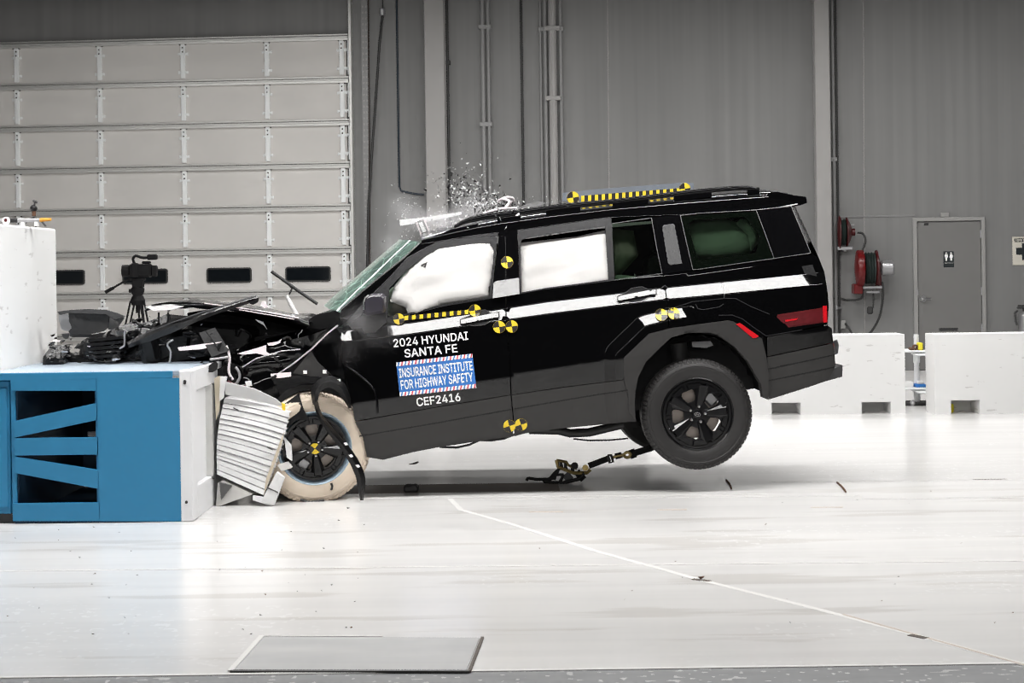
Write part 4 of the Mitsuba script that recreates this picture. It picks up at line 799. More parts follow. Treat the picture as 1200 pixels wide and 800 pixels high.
# cabin: liner, seats, airbags
put('headliner', xf(prism(Polygon([on_side(x, y, .3) for x, y in ((500, 284), (560, 271), (712, 253), (925, 239), (926, 244), (712, 258), (560, 276), (505, 289))]), 1.3), CARF @ frame([0, .3, 0], [1, 0, 0], [0, 0, 1], [0, 1, 0])), 'interior_dark', car)
g = Polygon([S(x, y) for x, y in ((440, 340), (484, 308), (516, 290), (570, 284), (712, 263), (925, 243), (950, 297), (575, 350), (460, 372))])
put('far_window', sheet(g, .08, push=.0, skirt=.01, far=True), 'pane_dark', car)
put('cargo_cover', xf(box(-.5, .9, .2, 1.7, 0, .03), CARF @ frame([0, 0, S(820, 318)[1] - .12], [1, 0, 0], [0, 1, 0], [0, 0, 1])), 'interior_dark', car)
def seat(px, py, v0, v1, m, hh=.5, lean=.25):
    a, w = on_side(px, py, v0); c = []
    k = thing(car + '__seat', '', ''); labels.pop(k, None)
    back = trimesh.convex.convex_hull(np.vstack([Q(a + lean * q * hh + d, w + q * hh, v) for q in (-.8, 0, .85, 1) for d in ((-.07, .07) if q < 1 else (-.03, .03)) for v in ((v0, v1) if q < 1 else (v0 + .06, v1 - .06))]))
    scene[k] = mikit.ply(back, m, 30)
    h0 = trimesh.convex.convex_hull(np.vstack([Q(a + lean * hh * q + d, w + hh * q, v) for q in (1.02, 1.1, 1.34, 1.4) for d in (-.04, .04) for v in ((v0 + .12, v1 - .12) if 1.05 < q < 1.38 else (v0 + .15, v1 - .15))]))
    put('headrest', h0, m, k, 30)
for v0, v1 in ((.25, .75), (1.15, 1.65)):
    seat(590, 345, v0, v1, 'seat_beige', .29); seat(770, 332, v0 + .15, v1, 'interior_dark', .2)
def pillow(pts, v, bulge, nm, par, seed=0, fold=.02, m='airbag', h=.025, edge=.10, label=None, off=None):
    o_ = off; g = Polygon([on_side(x, y, v) if off is None else S(x, y, -off) for x, y in pts]).buffer(0); P, Fc, rings = tri_poly(g, h)
    d = shapely.distance(g.boundary, shapely.points(P[:, 0], P[:, 1])); k = np.clip(d / edge, 0, 1); dome = np.sqrt(1 - (1 - k) ** 2)
    wv = meshkit.fbm(np.c_[P[:, 0] * 2.2 + P[:, 1] * 2, P[:, 1] * 6.5 - P[:, 0] * 1.2, np.full(len(P), seed * 3.7)], 3, seed) - .5
    cr = -np.abs(meshkit.fbm(np.c_[P[:, 0] * 1.6, P[:, 1] * 5, np.full(len(P), seed * 9.1)], 2, seed + 5) - .5) * -1.6
    off = dome * (bulge + fold * 2.2 * wv + fold * (np.clip(cr, 0, .35) - .2))
    if o_ is not None: v = inset(P[:, 0], P[:, 1]) + o_
    n = len(P); V = np.vstack([Q(P[:, 0], P[:, 1], v - off), Q(P[:, 0], P[:, 1], v + off * .8 + .004)])
    FF = [Fc, Fc[:, ::-1] + n] + [np.vstack([np.c_[r, np.roll(r, -1), np.roll(r, -1) + n], np.c_[r, np.roll(r, -1) + n, r + n]]) for r in rings]
    return put(nm, trimesh.Trimesh(V, np.vstack(FF), process=False), m, par, 50, label=label)
pillow([(457, 353), (462, 335), (478, 314), (496, 297), (514, 287), (546, 282), (578, 281), (582, 296), (579, 318), (573, 350), (548, 354.5), (520, 358), (511, 362), (498, 369), (486, 373), (479, 369), (475, 360)], .13, .085, 'curtain_airbag', car, 3, .026, label='inflated white curtain airbag in the front window', off=.055)
pillow([(606, 350), (606, 282), (612, 284), (640, 281), (676, 277), (716, 268), (720, 332), (680, 340), (640, 346)], .14, .05, 'curtain_airbag', car, 8, .040, label='inflated white curtain airbag in the rear door window', off=.075)
pillow([(455, 370), (452, 345), (460, 336), (472, 340), (481, 354), (481, 368)], .30, .12, 'steering_airbag', car, 5, .01, 'seat_beige', label='grey beige airbag behind the front pillar')
pillow([(716, 330), (717, 323), (728, 322), (745, 324), (752, 330), (740, 334)], .2, .03, 'curtain_airbag', car, 2, .01)
pillow([(714, 268), (742, 270), (746, 288), (748, 300), (727, 323), (714, 324)], .42, .05, 'seat_back', car, 4, .004, 'seat_beige', label='beige seat back behind the small rear door window')
pillow([(804, 300), (800, 268), (814, 258), (846, 254), (868, 262), (880, 276), (884, 292), (870, 302), (836, 306), (815, 306)], .34, .07, 'curtain_airbag', car, 6, .012, label='deflated airbag cloth behind the tinted rear side window')
pillow([(868, 256), (880, 258), (888, 270), (890, 284), (880, 294), (876, 276), (862, 262)], .28, .04, 'airbag_flap', car, 4, .03)
put('tether', tube(px3([(497, 313.5), (500, 308), (493.5, 311.5)], .03), .009, 6), 'black_iron', car)
for pts in ([(561, 352), (571, 336), (575, 335), (572, 350)],): put('inner_trim', plate_px(pts, .12, .01), 'dark_plastic', car)

# wheels ------------------------------------------------------------------------------------------------------
def wheel(center, m_tire, m_rim, m_lip, nm, far=False, steer=0., camber=0., spin=0., hub=None, fs=1., label=None):
    fr = frame(center, AX, WX, -LX) @ rot([0, 1, 0], steer) @ rot([1, 0, 0], camber)
    if far: fr = fr @ rot([0, 1, 0], math.pi)
    k = thing(car + '__' + nm, '', ''); labels.pop(k, None)
    prof = [(.236, .100), (.248, .112), (.275, .119), (.305, .124), (.318, .121), (.321, .124), (.338, .1175), (.351, .1085), (.3635, .094), (.3675, .080), (.3665, .058), (.358, .056), (.358, .048), (.368, .046), (.369, .014), (.359, .012), (.359, -.012), (.369, -.014), (.368, -.046), (.358, -.048), (.358, -.056), (.3665, -.058), (.362, -.098), (.338, -.118), (.248, -.112), (.236, -.1)]
    scene[k] = mikit.ply(xf(lathe(prof, 72), fr), m_tire, 35)
    if label: labels[k] = {'label': label}
    bl = []
    for i in range(72):
        u = 2 * math.pi * i / 72; w_ = .0125 if i % 2 else .011
        b = trimesh.convex.convex_hull(np.array([(r, s * w_, z) for r, z in ((.342, .1175), (.352, .1135), (.3695, .092), (.3695, .070), (.352, .09)) for s in (-1, 1)])); bl.append(xf(b, rot([0, 0, 1], u)))
    put('tread_blocks', xf(cat_(bl), fr), m_tire, k, kind='stuff')
    put('rim_barrel', xf(lathe([(.247, .108), (.240, .112), (.233, .106), (.224, .085), (.205, .065), (.198, .03), (.198, -.09), (.24, -.1)], 64), fr), m_lip, k, 50)
    if far: put('rim_face', xf(lathe([(0, .03), (.22, .03)], 24), fr), m_rim, k); return k, fr
    fr0 = fr; fr = fr @ np.diag([fs, fs, 1, 1])
    g = Point(0, 0).buffer(.226, 24)
    for i in range(5):
        u = math.radians(34 + 72 * i + spin)
        win = Polygon([(.094, -.022), (.105, -.034), (.148, -.040), (.160, -.032), (.161, .032), (.148, .040), (.105, .034), (.094, .022)]).buffer(.006)
        g = g.difference(shapely.affinity.rotate(win, math.degrees(u), origin=(0, 0)))
    face = prism(g, .030); face.apply_translation([0, 0, .058]); put('rim_face', xf(face, fr), m_rim, k)
    ring = prism(Point(0, 0).buffer(.228, 32).difference(Point(0, 0).buffer(.212, 32)), .042); ring.apply_translation([0, 0, .062]); put('rim_ring', xf(ring, fr), m_rim, k)
    for i in range(5):
        u = 34 + 72 * i + spin
        for s0, s1, r0, r1, zz in ((-33, -3, .178, .214, .016), (3, 33, .178, .214, .016)):   # raised blades of the rim between the windows and the edge
            t = np.radians(np.array([s0, s1])); p = [(r0 * math.cos(t[0]) / math.cos(math.radians(15)) * .97, r0 * math.sin(t[0])), (r1 * math.cos(t[0]), r1 * math.sin(t[0])), (r1 * math.cos(t[1]), r1 * math.sin(t[1])), (r0 * math.cos(t[1]), r0 * math.sin(t[1]))]
            a_ = np.array(p); c = a_.mean(0); tb_ = np.c_[c + (a_ - c) * .86, np.full(4, .089 + zz)]
            put('blade', xf(trimesh.convex.convex_hull(np.vstack([np.c_[a_, np.full(4, .088)], tb_])), fr @ rot([0, 0, 1], math.radians(u))), m_rim, k)
        sp2 = np.array([(.050, -.024, .088), (.050, .024, .088), (.205, -.056, .088), (.205, .056, .088), (.056, -.014, .104), (.056, .014, .104), (.195, -.026, .110), (.195, .026, .110)])
        put('spoke', xf(trimesh.convex.convex_hull(sp2), fr @ rot([0, 0, 1], math.radians(u + 36))), m_rim, k)
        put('lug_nut', xf(lathe([(.0, .117), (.007, .116), (.0105, .110), (.0105, .09)], 10), fr @ rot([0, 0, 1], math.radians(u + 36)) @ frame([.053, 0, 0], [1, 0, 0], [0, 1, 0], [0, 0, 1])), 'chrome', k, 30)
    put('hub_cap', xf(lathe([(0, .112), (.028, .111), (.034, .104), (.036, .085)], 24), fr), 'rim_black', k, 30)
    put('brake_disc', xf(lathe([(0, .034), (.075, .034), (.08, .02), (.165, .02), (.165, -.01), (0, -.01)], 40), fr), 'disc_metal', k, 30)
    cal = xf(box(-.05, .05, .10, .18, -.03, .045, .012), fr @ rot([0, 0, 1], math.radians(-52 + (0 if hub is None else 190)))); put('caliper', cal, 'gray_metal', k)
    return k, fr
wr_k, fr_ = wheel(Q(0, .37, .155), 'rubber', 'rim_black', 'rim_black', 'rear_wheel', spin=0, label='rear wheel off the floor with black tyre and black rim')
em = shapely.affinity.scale(Point(0, 0).buffer(1, 16), .021, .014); em = em.difference(shapely.affinity.scale(Point(0, 0).buffer(1, 16), .0175, .0105))
hs = shapely.union_all([Polygon([(-.011, -.008), (-.007, -.008), (-.004, .008), (-.008, .008)]), Polygon([(.004, -.008), (.008, -.008), (.011, .008), (.007, .008)]), Polygon([(-.007, -.002), (.007, .0), (.007, .003), (-.007, .001)])])
me = prism(shapely.union_all([em, hs]), .002); me.apply_translation([0, 0, .112]); put('emblem', xf(me, fr_ @ rot([0, 0, 1], math.radians(-20))), 'chrome', wr_k, label='oval chrome emblem')
wheel(Q(-.035, .33, WID - .145), 'rubber', 'rim_black', 'rim_black', 'far_wheel', far=True); 
fa, fw_ = on_side(367, 523, .10)
fc = Q(fa, fw_, .135); 
wf_k, ff_ = wheel(fc, 'rubber_chalk', 'rim_black', 'rim_blue', 'front_wheel', steer=math.radians(8), camber=math.radians(4), spin=-16, hub=1, fs=.93, label='front wheel with chalk painted tyre and bluish rim')
put('hub_target', xf(lathe([(0, .119), (.040, .119), (.040, .1)], 24), ff_), 'sticker_black', wf_k)
for q in (0, 180):
    t = np.radians(np.linspace(45, 135, 10) + q); pg = prism(Polygon([(0, 0)] + [(.039 * math.cos(u), .039 * math.sin(u)) for u in t]), .002); pg.apply_translation([0, 0, .1192]); put('hub_mark', xf(pg, ff_), 'sticker_yellow', wf_k)
wheel(Q(fa - .25, fw_ - .02, WID - .14), 'rubber', 'rim_black', 'rim_black', 'far_wheel', far=True)
for x, y, s in ((342, 573, 0), (388, 570, 1), (373, 587, 2)):   # scuffs on the chalked tyre
    put('scuff', tube(px3([(x, y - 4), (x + 1.5, y), (x, y + 4)] if s < 2 else [(352, 585), (362, 588), (380, 586)], .02), .008, 6), 'black_iron', wf_k)
# the crushed front ---------------------------------------------------------------------------------------------
R = random.Random(5)
# hood: a buckled sheet from side to side, its near hem catching the light
hp_ = [(169, 359), (178, 356), (199, 353), (239, 354), (270, 358), (300, 362), (330, 367.5), (350, 371.5), (362, 377)]
prof = np.array([on_side(x, y, .10) for x, y in hp_]); tt = np.linspace(0, 1, 46); d = np.r_[0, np.cumsum(np.hypot(*np.diff(prof, axis=0).T))]; pa = np.interp(tt * d[-1], d, prof[:, 0]); pw = np.interp(tt * d[-1], d, prof[:, 1])
vs = np.r_[.085, .088, .10, .13, .18, np.linspace(.26, 1.76, 16)]
P = []
for i in range(len(tt)):
    row = []
    for v in vs:
        dw = -.034 if v == vs[0] else (-.020 if v == vs[1] else (-.004 if v == vs[2] else 0))
        k = min(1, (v - .085) / .4)
        row.append(Q(pa[i] + .05 * k * math.sin(v * 3), pw[i] + dw + k * (-.034 + .025 * math.sin(v * 4.1 + tt[i] * 7) + .04 * (meshkit.fbm(np.array([[tt[i] * 5, v * 3, 0]]), 2)[0] - .55)), v))
    P.append(row)
put('hood', grid_mesh(np.array(P)), 'car_paint', car, 50, label='torn hood bent upward over the engine')
hem = [on_side(x, y, .085) for x, y in ((170, 359.5), (178, 357.5), (200, 356.8), (214, 358.8), (200, 362.5), (180, 364))]
put('hood_tip', plate_px([(170, 359.5), (178, 357.2), (200, 356.6), (216, 358.8), (200, 363), (180, 364)], .075, .02, tilt=.6), 'car_paint', car)
put('hood_hem', [tube(px3([(178, 358), (239, 357.2), (270, 361.2), (300, 365.4), (330, 370.6), (352, 375)], .09), .008, 6)], 'car_paint', car, True)
put('hood_highlight', [tube(px3([(239, 355.4), (270, 359.2), (300, 363.4), (330, 368.6), (350, 372.4)], .082), .0045, 6), tube(px3([(280, 362.8), (300, 366.2), (330, 371.2), (345, 374)], .078), .0035, 6)], 'pink_white', car, True, label='painted highlight along the edge of the hood')  # pale tubes painted as the highlight on the hood edge
put('hood_hinge', plate_px([(305, 358), (307, 353), (311, 353), (312, 358), (316, 360), (310, 361)], .5, .04), 'pink_white', car)
# wipers
put('wiper', [tube(px3([(318, 318), (335, 330), (350, 341), (372, 356)], .7), .012, 6), tube(px3([(339, 334), (342, 338), (339, 345)], .7), .007, 6)], 'black_iron', car, True, label='wiper blade sticking up')
put('wiper_arm', [tube(px3([(336, 346), (341, 357), (349, 371)], .72), [.012, .016, .016], 6)], 'white_plastic', car, True, label='pale bent wiper arm')
# fender shell: big crumpled black pieces
fp = [([(285, 424), (300, 412), (330, 401), (365, 392), (392, 382), (400, 392), (366, 410), (350, 424), (325, 441), (300, 446), (285, 440)], .06, .05, 'car_paint'),
      ([(272, 434), (300, 420), (330, 414), (352, 408), (362, 412), (342, 428), (318, 441), (322, 452), (300, 462), (280, 452)], .02, .05, 'car_paint'),
      ([(366, 409), (392, 384), (401, 400), (401, 424), (406, 452), (404, 462), (398, 449), (385, 440), (372, 428)], .035, .010, 'car_paint'),
      ([(343, 437), (364, 411), (372, 424), (396, 447), (388, 448), (366, 441)], .0, .012, 'cladding'),
      ([(318, 443), (345, 440), (372, 441), (396, 448), (404, 456), (402, 460), (390, 452), (370, 447), (345, 447), (322, 450)], -.03, .015, 'wreck_black'),
      ([(262, 420), (290, 402), (330, 392), (362, 384), (378, 386), (340, 400), (300, 415), (275, 428)], .22, .05, 'car_paint'),
      ([(248, 436), (270, 424), (300, 436), (322, 446), (330, 470), (318, 466), (290, 455), (262, 446)], .10, .06, 'wreck_black')]
for i, (pts, v, cr, m) in enumerate(fp): put('fender', plate_px(pts, v, (.012 if m != 'cladding' else .03), cr, 11 + i, .02), m, car, 45 if m == 'car_paint' else False, label='crumpled black fender piece' if m == 'car_paint' else None)
for pts, v, r in (([(396, 381), (382, 392), (366, 408), (345, 425), (326, 438)], -.005, .006), ([(324, 440), (318, 443)], -.03, .012), ([(405, 428), (418, 437), (430, 447), (439, 457), (442, 470), (442, 484)], .0, .008), ([(284, 430), (300, 420), (330, 411), (352, 409)], .01, .005)):
    put('fender_edge', tube(px3(pts, v), r, 6), 'chrome' if r < .0065 else 'gloss_black', car, True)
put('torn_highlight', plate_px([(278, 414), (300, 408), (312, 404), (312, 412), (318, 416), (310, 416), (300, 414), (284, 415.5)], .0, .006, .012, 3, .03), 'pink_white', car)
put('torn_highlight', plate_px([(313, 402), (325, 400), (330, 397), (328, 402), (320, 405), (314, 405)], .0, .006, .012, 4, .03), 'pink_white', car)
for x, y in ((357.5, 436), (380, 435.5), (397, 446)): put('fender_clip', plate_px([(x - 2.2, y - 2), (x + 2, y - 2), (x + 2.2, y + 2), (x - 2, y + 2)], -.055, .02), 'white_plastic', car)
put('fender_bracket', plate_px([(317, 438), (328, 437), (341, 436), (341, 441), (328, 443), (318, 443)], -.04, .02, .01, 8, .03), 'pink_white', car)
# arch liner torn off, hanging over the wheel
def ribbon(pts, v, wpx, m, nm, th=.012, seed=0):
    P = spline(np.c_[np.array(pts, float), np.linspace(0, 1, len(pts))], 26)[:, :2]; g = LineString(P)
    n = np.gradient(P, axis=0); n = np.c_[-n[:, 1], n[:, 0]] / np.linalg.norm(n, axis=1)[:, None]
    wv = np.interp(np.linspace(0, 1, 26), np.linspace(0, 1, len(wpx)), wpx)[:, None]
    L, Rr = P + n * wv / 2, P - n * wv / 2; vv = np.interp(np.linspace(0, 1, 26), np.linspace(0, 1, len(np.atleast_1d(v))), np.atleast_1d(v))
    A_, B_ = px3(L, vv), px3(Rr, vv + .02); C_ = px3((L + Rr) / 2, vv - .02)
    th_ = LX * th
    G = np.stack([A_, C_, B_, B_ + th_, C_ + th_, A_ + th_, A_], 1); return put(nm, grid_mesh(G), m, car, 40)
ribbon([(369, 474), (369, 462), (375, 451), (386, 447), (396, 451), (404, 462), (410, 478)], [-.06, -.08, -.06, .0], [5, 10, 13, 14, 13, 9, 3], 'dark_plastic', 'arch_liner')
ribbon([(370, 470), (374, 485), (384, 500), (396, 515), (408, 530), (417, 545), (423, 562), (424, 586)], [-.08, -.10, -.10, -.08], [5, 6, 8, 9, 10, 11, 10, 4], 'wreck_black', 'arch_liner')
for x, y in ((405, 520), (411, 534), (419, 546)): put('liner_clip', plate_px([(x - 2.5, y - 1), (x + 1, y - 2), (x + 3, y + 1), (x, y + 2)], -.14, .01), 'white_plastic', car)
put('strut_piece', plate_px([(332, 474), (350, 461), (356, 480), (362, 492), (348, 492), (336, 502), (331, 500), (338, 482)], -.02, .05, .02, 9, .03), 'wreck_black', car)
put('wheel_guard', plate_px([(322, 470), (334, 458), (350, 452), (372, 450), (376, 456), (352, 458), (336, 466), (326, 476)], .05, .2, .02, 2), 'black_void', car)
# dark mass behind: bay, engine, radiator, horns, brackets
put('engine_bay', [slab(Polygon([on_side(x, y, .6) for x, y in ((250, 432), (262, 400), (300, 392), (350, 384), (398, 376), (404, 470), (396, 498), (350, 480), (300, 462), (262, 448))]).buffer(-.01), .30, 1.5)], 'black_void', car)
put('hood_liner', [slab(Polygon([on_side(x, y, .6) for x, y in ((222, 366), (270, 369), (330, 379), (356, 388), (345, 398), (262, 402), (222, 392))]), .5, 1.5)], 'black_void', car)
def rbox(c, e, m, nm, ang=None, b=.012, parent=car):
    ang = [R.uniform(-1, 1) * .6 for _ in range(3)] if ang is None else ang
    bx_ = box(-e[0] / 2, e[0] / 2, -e[1] / 2, e[1] / 2, -e[2] / 2, e[2] / 2, b)
    for k, ax in enumerate(([1, 0, 0], [0, 1, 0], [0, 0, 1])): bx_ = xf(bx_, rot(ax, ang[k]))
    bx_.apply_translation(c); return put(nm, bx_, m, parent)
def c3(x, y, v): return px3([(x, y)], v)[0]
rbox(c3(150, 412, .8), (.55, .7, .18), 'wreck_black', 'engine_block', [0, .1, .05], .04); rbox(c3(215, 402, .7), (.5, .8, .24), 'wreck_black', 'engine_block', [.05, -.15, .1], .04)
rbox(c3(150, 396, .5), (.16, .5, .16), 'wreck_black', 'engine_block', [.1, .3, -.1], .03); rbox(c3(176, 402, .3), (.12, .4, .22), 'wreck_black', 'engine_block', [.2, -.2, .1], .03); rbox(c3(122, 404, .35), (.22, .4, .10), 'wreck_black', 'engine_block', [.1, .15, .1], .02); rbox(c3(66, 418, .3), (.13, .3, .10), 'wreck_black', 'engine_block', [.2, .1, .1], .02); rbox(c3(205, 384, .8), (.36, .6, .10), 'wreck_black', 'engine_block', [.1, .1, -.1], .03); rbox(c3(270, 396, .7), (.45, .9, .22), 'wreck_black', 'engine_block', [0, .1, 0], .03); rbox(c3(100, 421, .7), (.5, .5, .09), 'wreck_black', 'radiator', [0, -.05, .1], .02)
ribbon([(150, 404), (166, 397), (200, 383), (239, 369), (270, 358.6), (290, 352), (302, 349)], [-.02, .0, .05, .1], [7, 13, 14, 10, 7, 8, 7], 'trim_gray', 'trim_bar', .025)
mat('trim_gray', (.012, .012, .0125), .3, 0, .5)
put('trim_bar_edge', tube(px3([(168, 392), (200, 378.6), (239, 365), (270, 356), (300, 347)], -.0), .005, 6), 'gray_plastic', car, True)
put('bar_clip', [plate_px([(291, 355), (297, 351.5), (303, 349), (302, 354), (296, 357)], .05, .03)], 'wreck_black', car)
put('grille_plate', plate_px([(232.5, 390), (251, 384), (268.6, 410), (266, 412), (248.5, 418)], .0, .02, tilt=.3), 'slate_plastic', car, label='loose dark grey plastic plate'); mat('slate_plastic', (.024, .024, .025), .5)
put('plate_rib', tube(px3([(241, 387.5), (250, 400), (258.5, 413.5)], -.012), .004, 6), 'black_void', car); put('plate_knob', plate_px([(255, 404), (259, 401), (258, 407), (254, 408)], -.03, .03), 'wreck_black', car)
# front bumper skin flung on the barrier
put('bumper_skin', plate_px([(67, 365), (82, 363), (104, 362), (124, 363), (138, 367), (147, 371), (134, 374), (124, 368), (82, 366.5), (70, 369)], .30, .03), 'gray_plastic', car, label='front bumper skin flung over the barrier')
put('bumper_skin', plate_px([(80.5, 366.5), (128, 368), (126, 384), (121, 388), (104, 392), (82, 392), (80, 388), (84, 384), (81, 376)], .33, .03, .015, 4, .05), 'slate_plastic', car, label='dark centre of the front bumper skin')
put('bumper_skin', plate_px([(68, 368), (80, 368), (84, 384), (79, 388), (72, 386), (69, 376)], .36, .03, .02, 5, .05), 'gray_metal', car); put('bumper_skin', plate_px([(128, 368), (146, 372), (140, 381), (134, 386), (127, 386)], .36, .03, .02, 6, .05), 'chrome', car)
put('bumper_skin', plate_px([(78, 392), (86, 390), (110, 392), (124, 389), (118, 395), (84, 395)], .36, .03, .02, 6, .05), 'gray_plastic', car)
put('light_bar', plate_px([(208, 407), (236, 403), (262, 400), (262, 404), (236, 409), (210, 411)], .0, .03, .01, 3, .04), 'pink_white', car)
for x, y in ((140, 391), (76, 394)): put('glass_shard', plate_px([(x - 4, y - 3), (x + 5, y - 4), (x + 3, y + 3), (x - 2, y + 2)], .1, .01), 'chrome', car)
put('lamp_reflector', plate_px([(299, 374), (308, 377), (313, 386), (309, 381), (302, 377)], .02, .02), 'gray_metal', car)
# fragments: each a small crumpled solid
mats_f = ['wreck_black'] * 12 + ['wreck_gray'] * 2 + ['dark_plastic'] * 2 + ['gray_metal', 'pink_white', 'chrome']
def frag(c, s, rr):
    n = rr.randint(5, 8); q = np.array([[rr.gauss(0, 1), rr.gauss(0, 1), rr.gauss(0, .6)] for _ in range(n)]); q /= np.linalg.norm(q, axis=1)[:, None]
    q = q * s * np.array([rr.uniform(.5, 1.3) for _ in range(n)])[:, None] * np.array([rr.uniform(.5, 1.2), rr.uniform(.5, 1.2), rr.uniform(.3, .8)])
    return trimesh.convex.convex_hull(q + c)
zones = [((58, 82), (388, 428), 60, 24), ((92, 142), (394, 427), 60, 28), ((120, 250), (380, 426), 110, 30), ((245, 330), (372, 436), 70, 26), ((250, 300), (430, 456), 50, 20), ((70, 110), (400, 428), 25, 22), ((150, 238), (366, 398), 60, 26), ((255, 345), (380, 430), 50, 20)]
for (xa, xb), (ya, yb), n, sz in zones:
    for _ in range(n):
        x, y = R.uniform(xa, xb), R.triangular(ya, yb, yb - 6); v = R.uniform(-.05, .9)
        if 82 < x < 140 and y < 400 and R.random() < .75: y = R.uniform(410, 428)
        s = R.choice([.4, .6, 1, 1.3]) * sz / 1000
        put('fragment', frag(c3(x, y, v), s * 1.2, R), R.choice(mats_f if x < 250 else mats_f[:16]), car)
for _ in range(34):       # bent rods, hoses and wires
    x, y = R.uniform(110, 290), R.uniform(378, 425); v = R.uniform(-.03, .6); pts = [(x, y)]
    for _q in range(4): pts.append((pts[-1][0] + R.uniform(-14, 14), min(428, pts[-1][1] + R.uniform(-9, 9))))
    put('hose', tube(spline(px3(pts, v + np.array([0, .03, .0, .05, .02])), 14), R.choice([.004, .005, .009]), 6), R.choice(['wreck_black', 'wreck_black', 'dark_plastic', 'gray_metal']), car, True)
for pts, v, w_, m in (([(140, 408), (146, 404), (146, 390), (148, 386)], .0, .007, 'gray_metal'), ([(198, 425), (200, 412), (196, 404), (203, 398)], .0, .007, 'gray_metal'), ([(268, 418), (256, 420), (246, 421)], -.02, .01, 'gray_metal'), ([(265, 405), (269, 420), (268, 434), (273, 445)], .0, .010, 'pink_white'), ([(276, 430), (281, 440), (276, 450)], .0, .01, 'gray_metal'), ([(186, 366), (186, 378)], .2, .006, 'black_iron'), ([(197, 366), (197, 380)], .2, .006, 'black_iron')):
    put('bracket', tube(spline(px3(pts, v), 10), w_, 6), m, car, True)
put('wiring', tube(spline(px3([(267, 446), (274, 450), (284, 453), (292, 449)], -.05), 10), .008, 6), 'reel_red', car, True); put('connector', plate_px([(287, 447), (294, 446), (295, 452), (289, 453)], -.06, .03), 'white_plastic', car)
for y0 in (393, 398, 403, 408, 413): put('radiator_fin', plate_px([(103, y0 + 4), (140, y0 + 1), (142, y0 + 4.2), (104, y0 + 8)], .12, .3, .01, y0, .06), 'wreck_black', car)

# deformable face of the barrier: crushed aluminium layers ------------------------------------------------------------
hcv = [(262, 462), (339.6, 482), (308.7, 580.5), (254, 556)]
YH = 11.36
topL = [(268, 446), (296, 455), (322, 468), (338, 482)]
def hpt(s, t):
    """s 0..1 left to right, t 0..1 top to bottom of the crushed near side"""
    tl, tr, br, bl_ = np.array([263, 466.]), np.array([339.3, 483.]), np.array([308.7, 580.5]), np.array([254.5, 556.])
    sag = np.array([0, -1.0]) * 9 * s * (1 - s) * (1 - t)
    left = tl * (1 - t) + bl_ * t + np.array([-5, 0]) * math.sin(math.pi * t) * .8
    right = tr * (1 - t) + br * t + np.array([3.5, 0]) * math.sin(math.pi * t)
    return left * (1 - s) + right * s + sag
hc = put('deformable_face', box(at(268, 520, YH + .06)[0], at(300, 520, YH + .06)[0], YH + .06, YH + .95, at(280, 555, YH)[2], at(285, 470, YH)[2]), 'honeycomb', 'crash_barrier', label='crushed white aluminium honeycomb face')
n = 15; ts_ = np.linspace(0, 1, n + 1) + np.array([0] + [R.uniform(-.012, .012) for _ in range(n - 1)] + [0])
for i in range(n):
    g, ss = [], np.linspace(0, 1, 8)
    up, dn = [hpt(s, ts_[i] + .004) for s in ss], [hpt(s, ts_[i + 1] - .004) for s in ss]
    jit = R.uniform(-.005, .005); tl = R.uniform(-.008, .0)
    f = np.array([at(p[0], p[1], YH + jit) for p in up]); b = np.array([at(p[0], p[1], YH + jit + tl) for p in dn])
    dep = np.array([0, .85, 0]); G = np.stack([f + dep, f, b, b + dep], 1)
    put('layer', grid_mesh(G), 'honeycomb', hc)
    m_ = np.array([at(p[0], p[1], YH + .02) for p in dn]); put('layer_gap', tube(m_, .004, 5), 'gap_gray', hc)
mat('gap_gray', (.09, .09, .09), .8); mat('paper_gray', (.55, .54, .52), .7)
def ypl(pts, Y, th, m, nm, par, tilt=0.): 
    P = np.array([at(x, y, Y) for x, y in pts]); P[:, 1] += tilt * (P[:, 2] - P[:, 2].mean())
    g = trimesh.convex.convex_hull(np.vstack([P, P + [0, th, 0]])); return put(nm, g, m, par)
ypl([(266, 447), (298, 455), (322, 467), (333, 477), (322, 474), (290, 467), (264, 462)], YH - .03, .03, 'honeycomb', 'cover_flap', hc, -.4)
ypl([(330, 472), (334, 473.5), (334, 481), (330.5, 480)], YH - .05, .02, 'sticker_yellow', 'yellow_mark', hc)
ypl([(255, 566), (262, 563), (296, 579), (258, 592.5), (253, 593)], YH - .01, .25, 'paper_gray', 'folded_sheet', hc); ypl([(257, 565), (272, 569), (259, 586)], YH - .03, .02, 'gap_gray', 'folded_sheet', hc)  # dark triangle is the painted shadow on the folded sheet
ypl([(296, 581), (306, 582), (322, 590), (318, 592.6), (296, 586)], YH - .03, .05, 'silver_paint', 'folded_sheet', hc)
ypl([(324, 553), (333, 560), (321, 592.2), (306.5, 586)], YH - .06, .06, 'honeycomb', 'loose_block', hc); put('block_line', tube([at(313, 571, YH - .064), at(326, 577, YH - .064)], .004, 5), 'gap_gray', hc)
ypl([(333, 513), (341, 522), (342, 540), (336, 536)], YH + .02, .04, 'honeycomb', 'loose_block', hc); ypl([(325, 545), (337, 541), (342, 548), (330, 552)], YH + .0, .06, 'paper_gray', 'folded_sheet', hc)
ypl([(251, 443), (258, 440), (257, 480), (253, 492)], YH - .02, .02, 'edge_tan', 'torn_edge', hc); ypl([(258, 441), (266, 441), (262, 466), (257, 470)], YH - .03, .02, 'honeycomb', 'torn_edge', hc)
ypl([(333, 505), (330, 520), (316, 556), (309, 580), (312, 560), (324, 528)], YH - .01, .03, 'edge_tan', 'torn_edge', hc); mat('edge_tan', (.50, .44, .34), .7)
for x, y in ((276, 479), (316, 525), (249, 560)): ypl([(x - 3, y - 2), (x + 3, y + 1), (x + 4, y + 2.5), (x - 2, y)], YH - .03, .01, 'black_iron', 'scrap', hc)
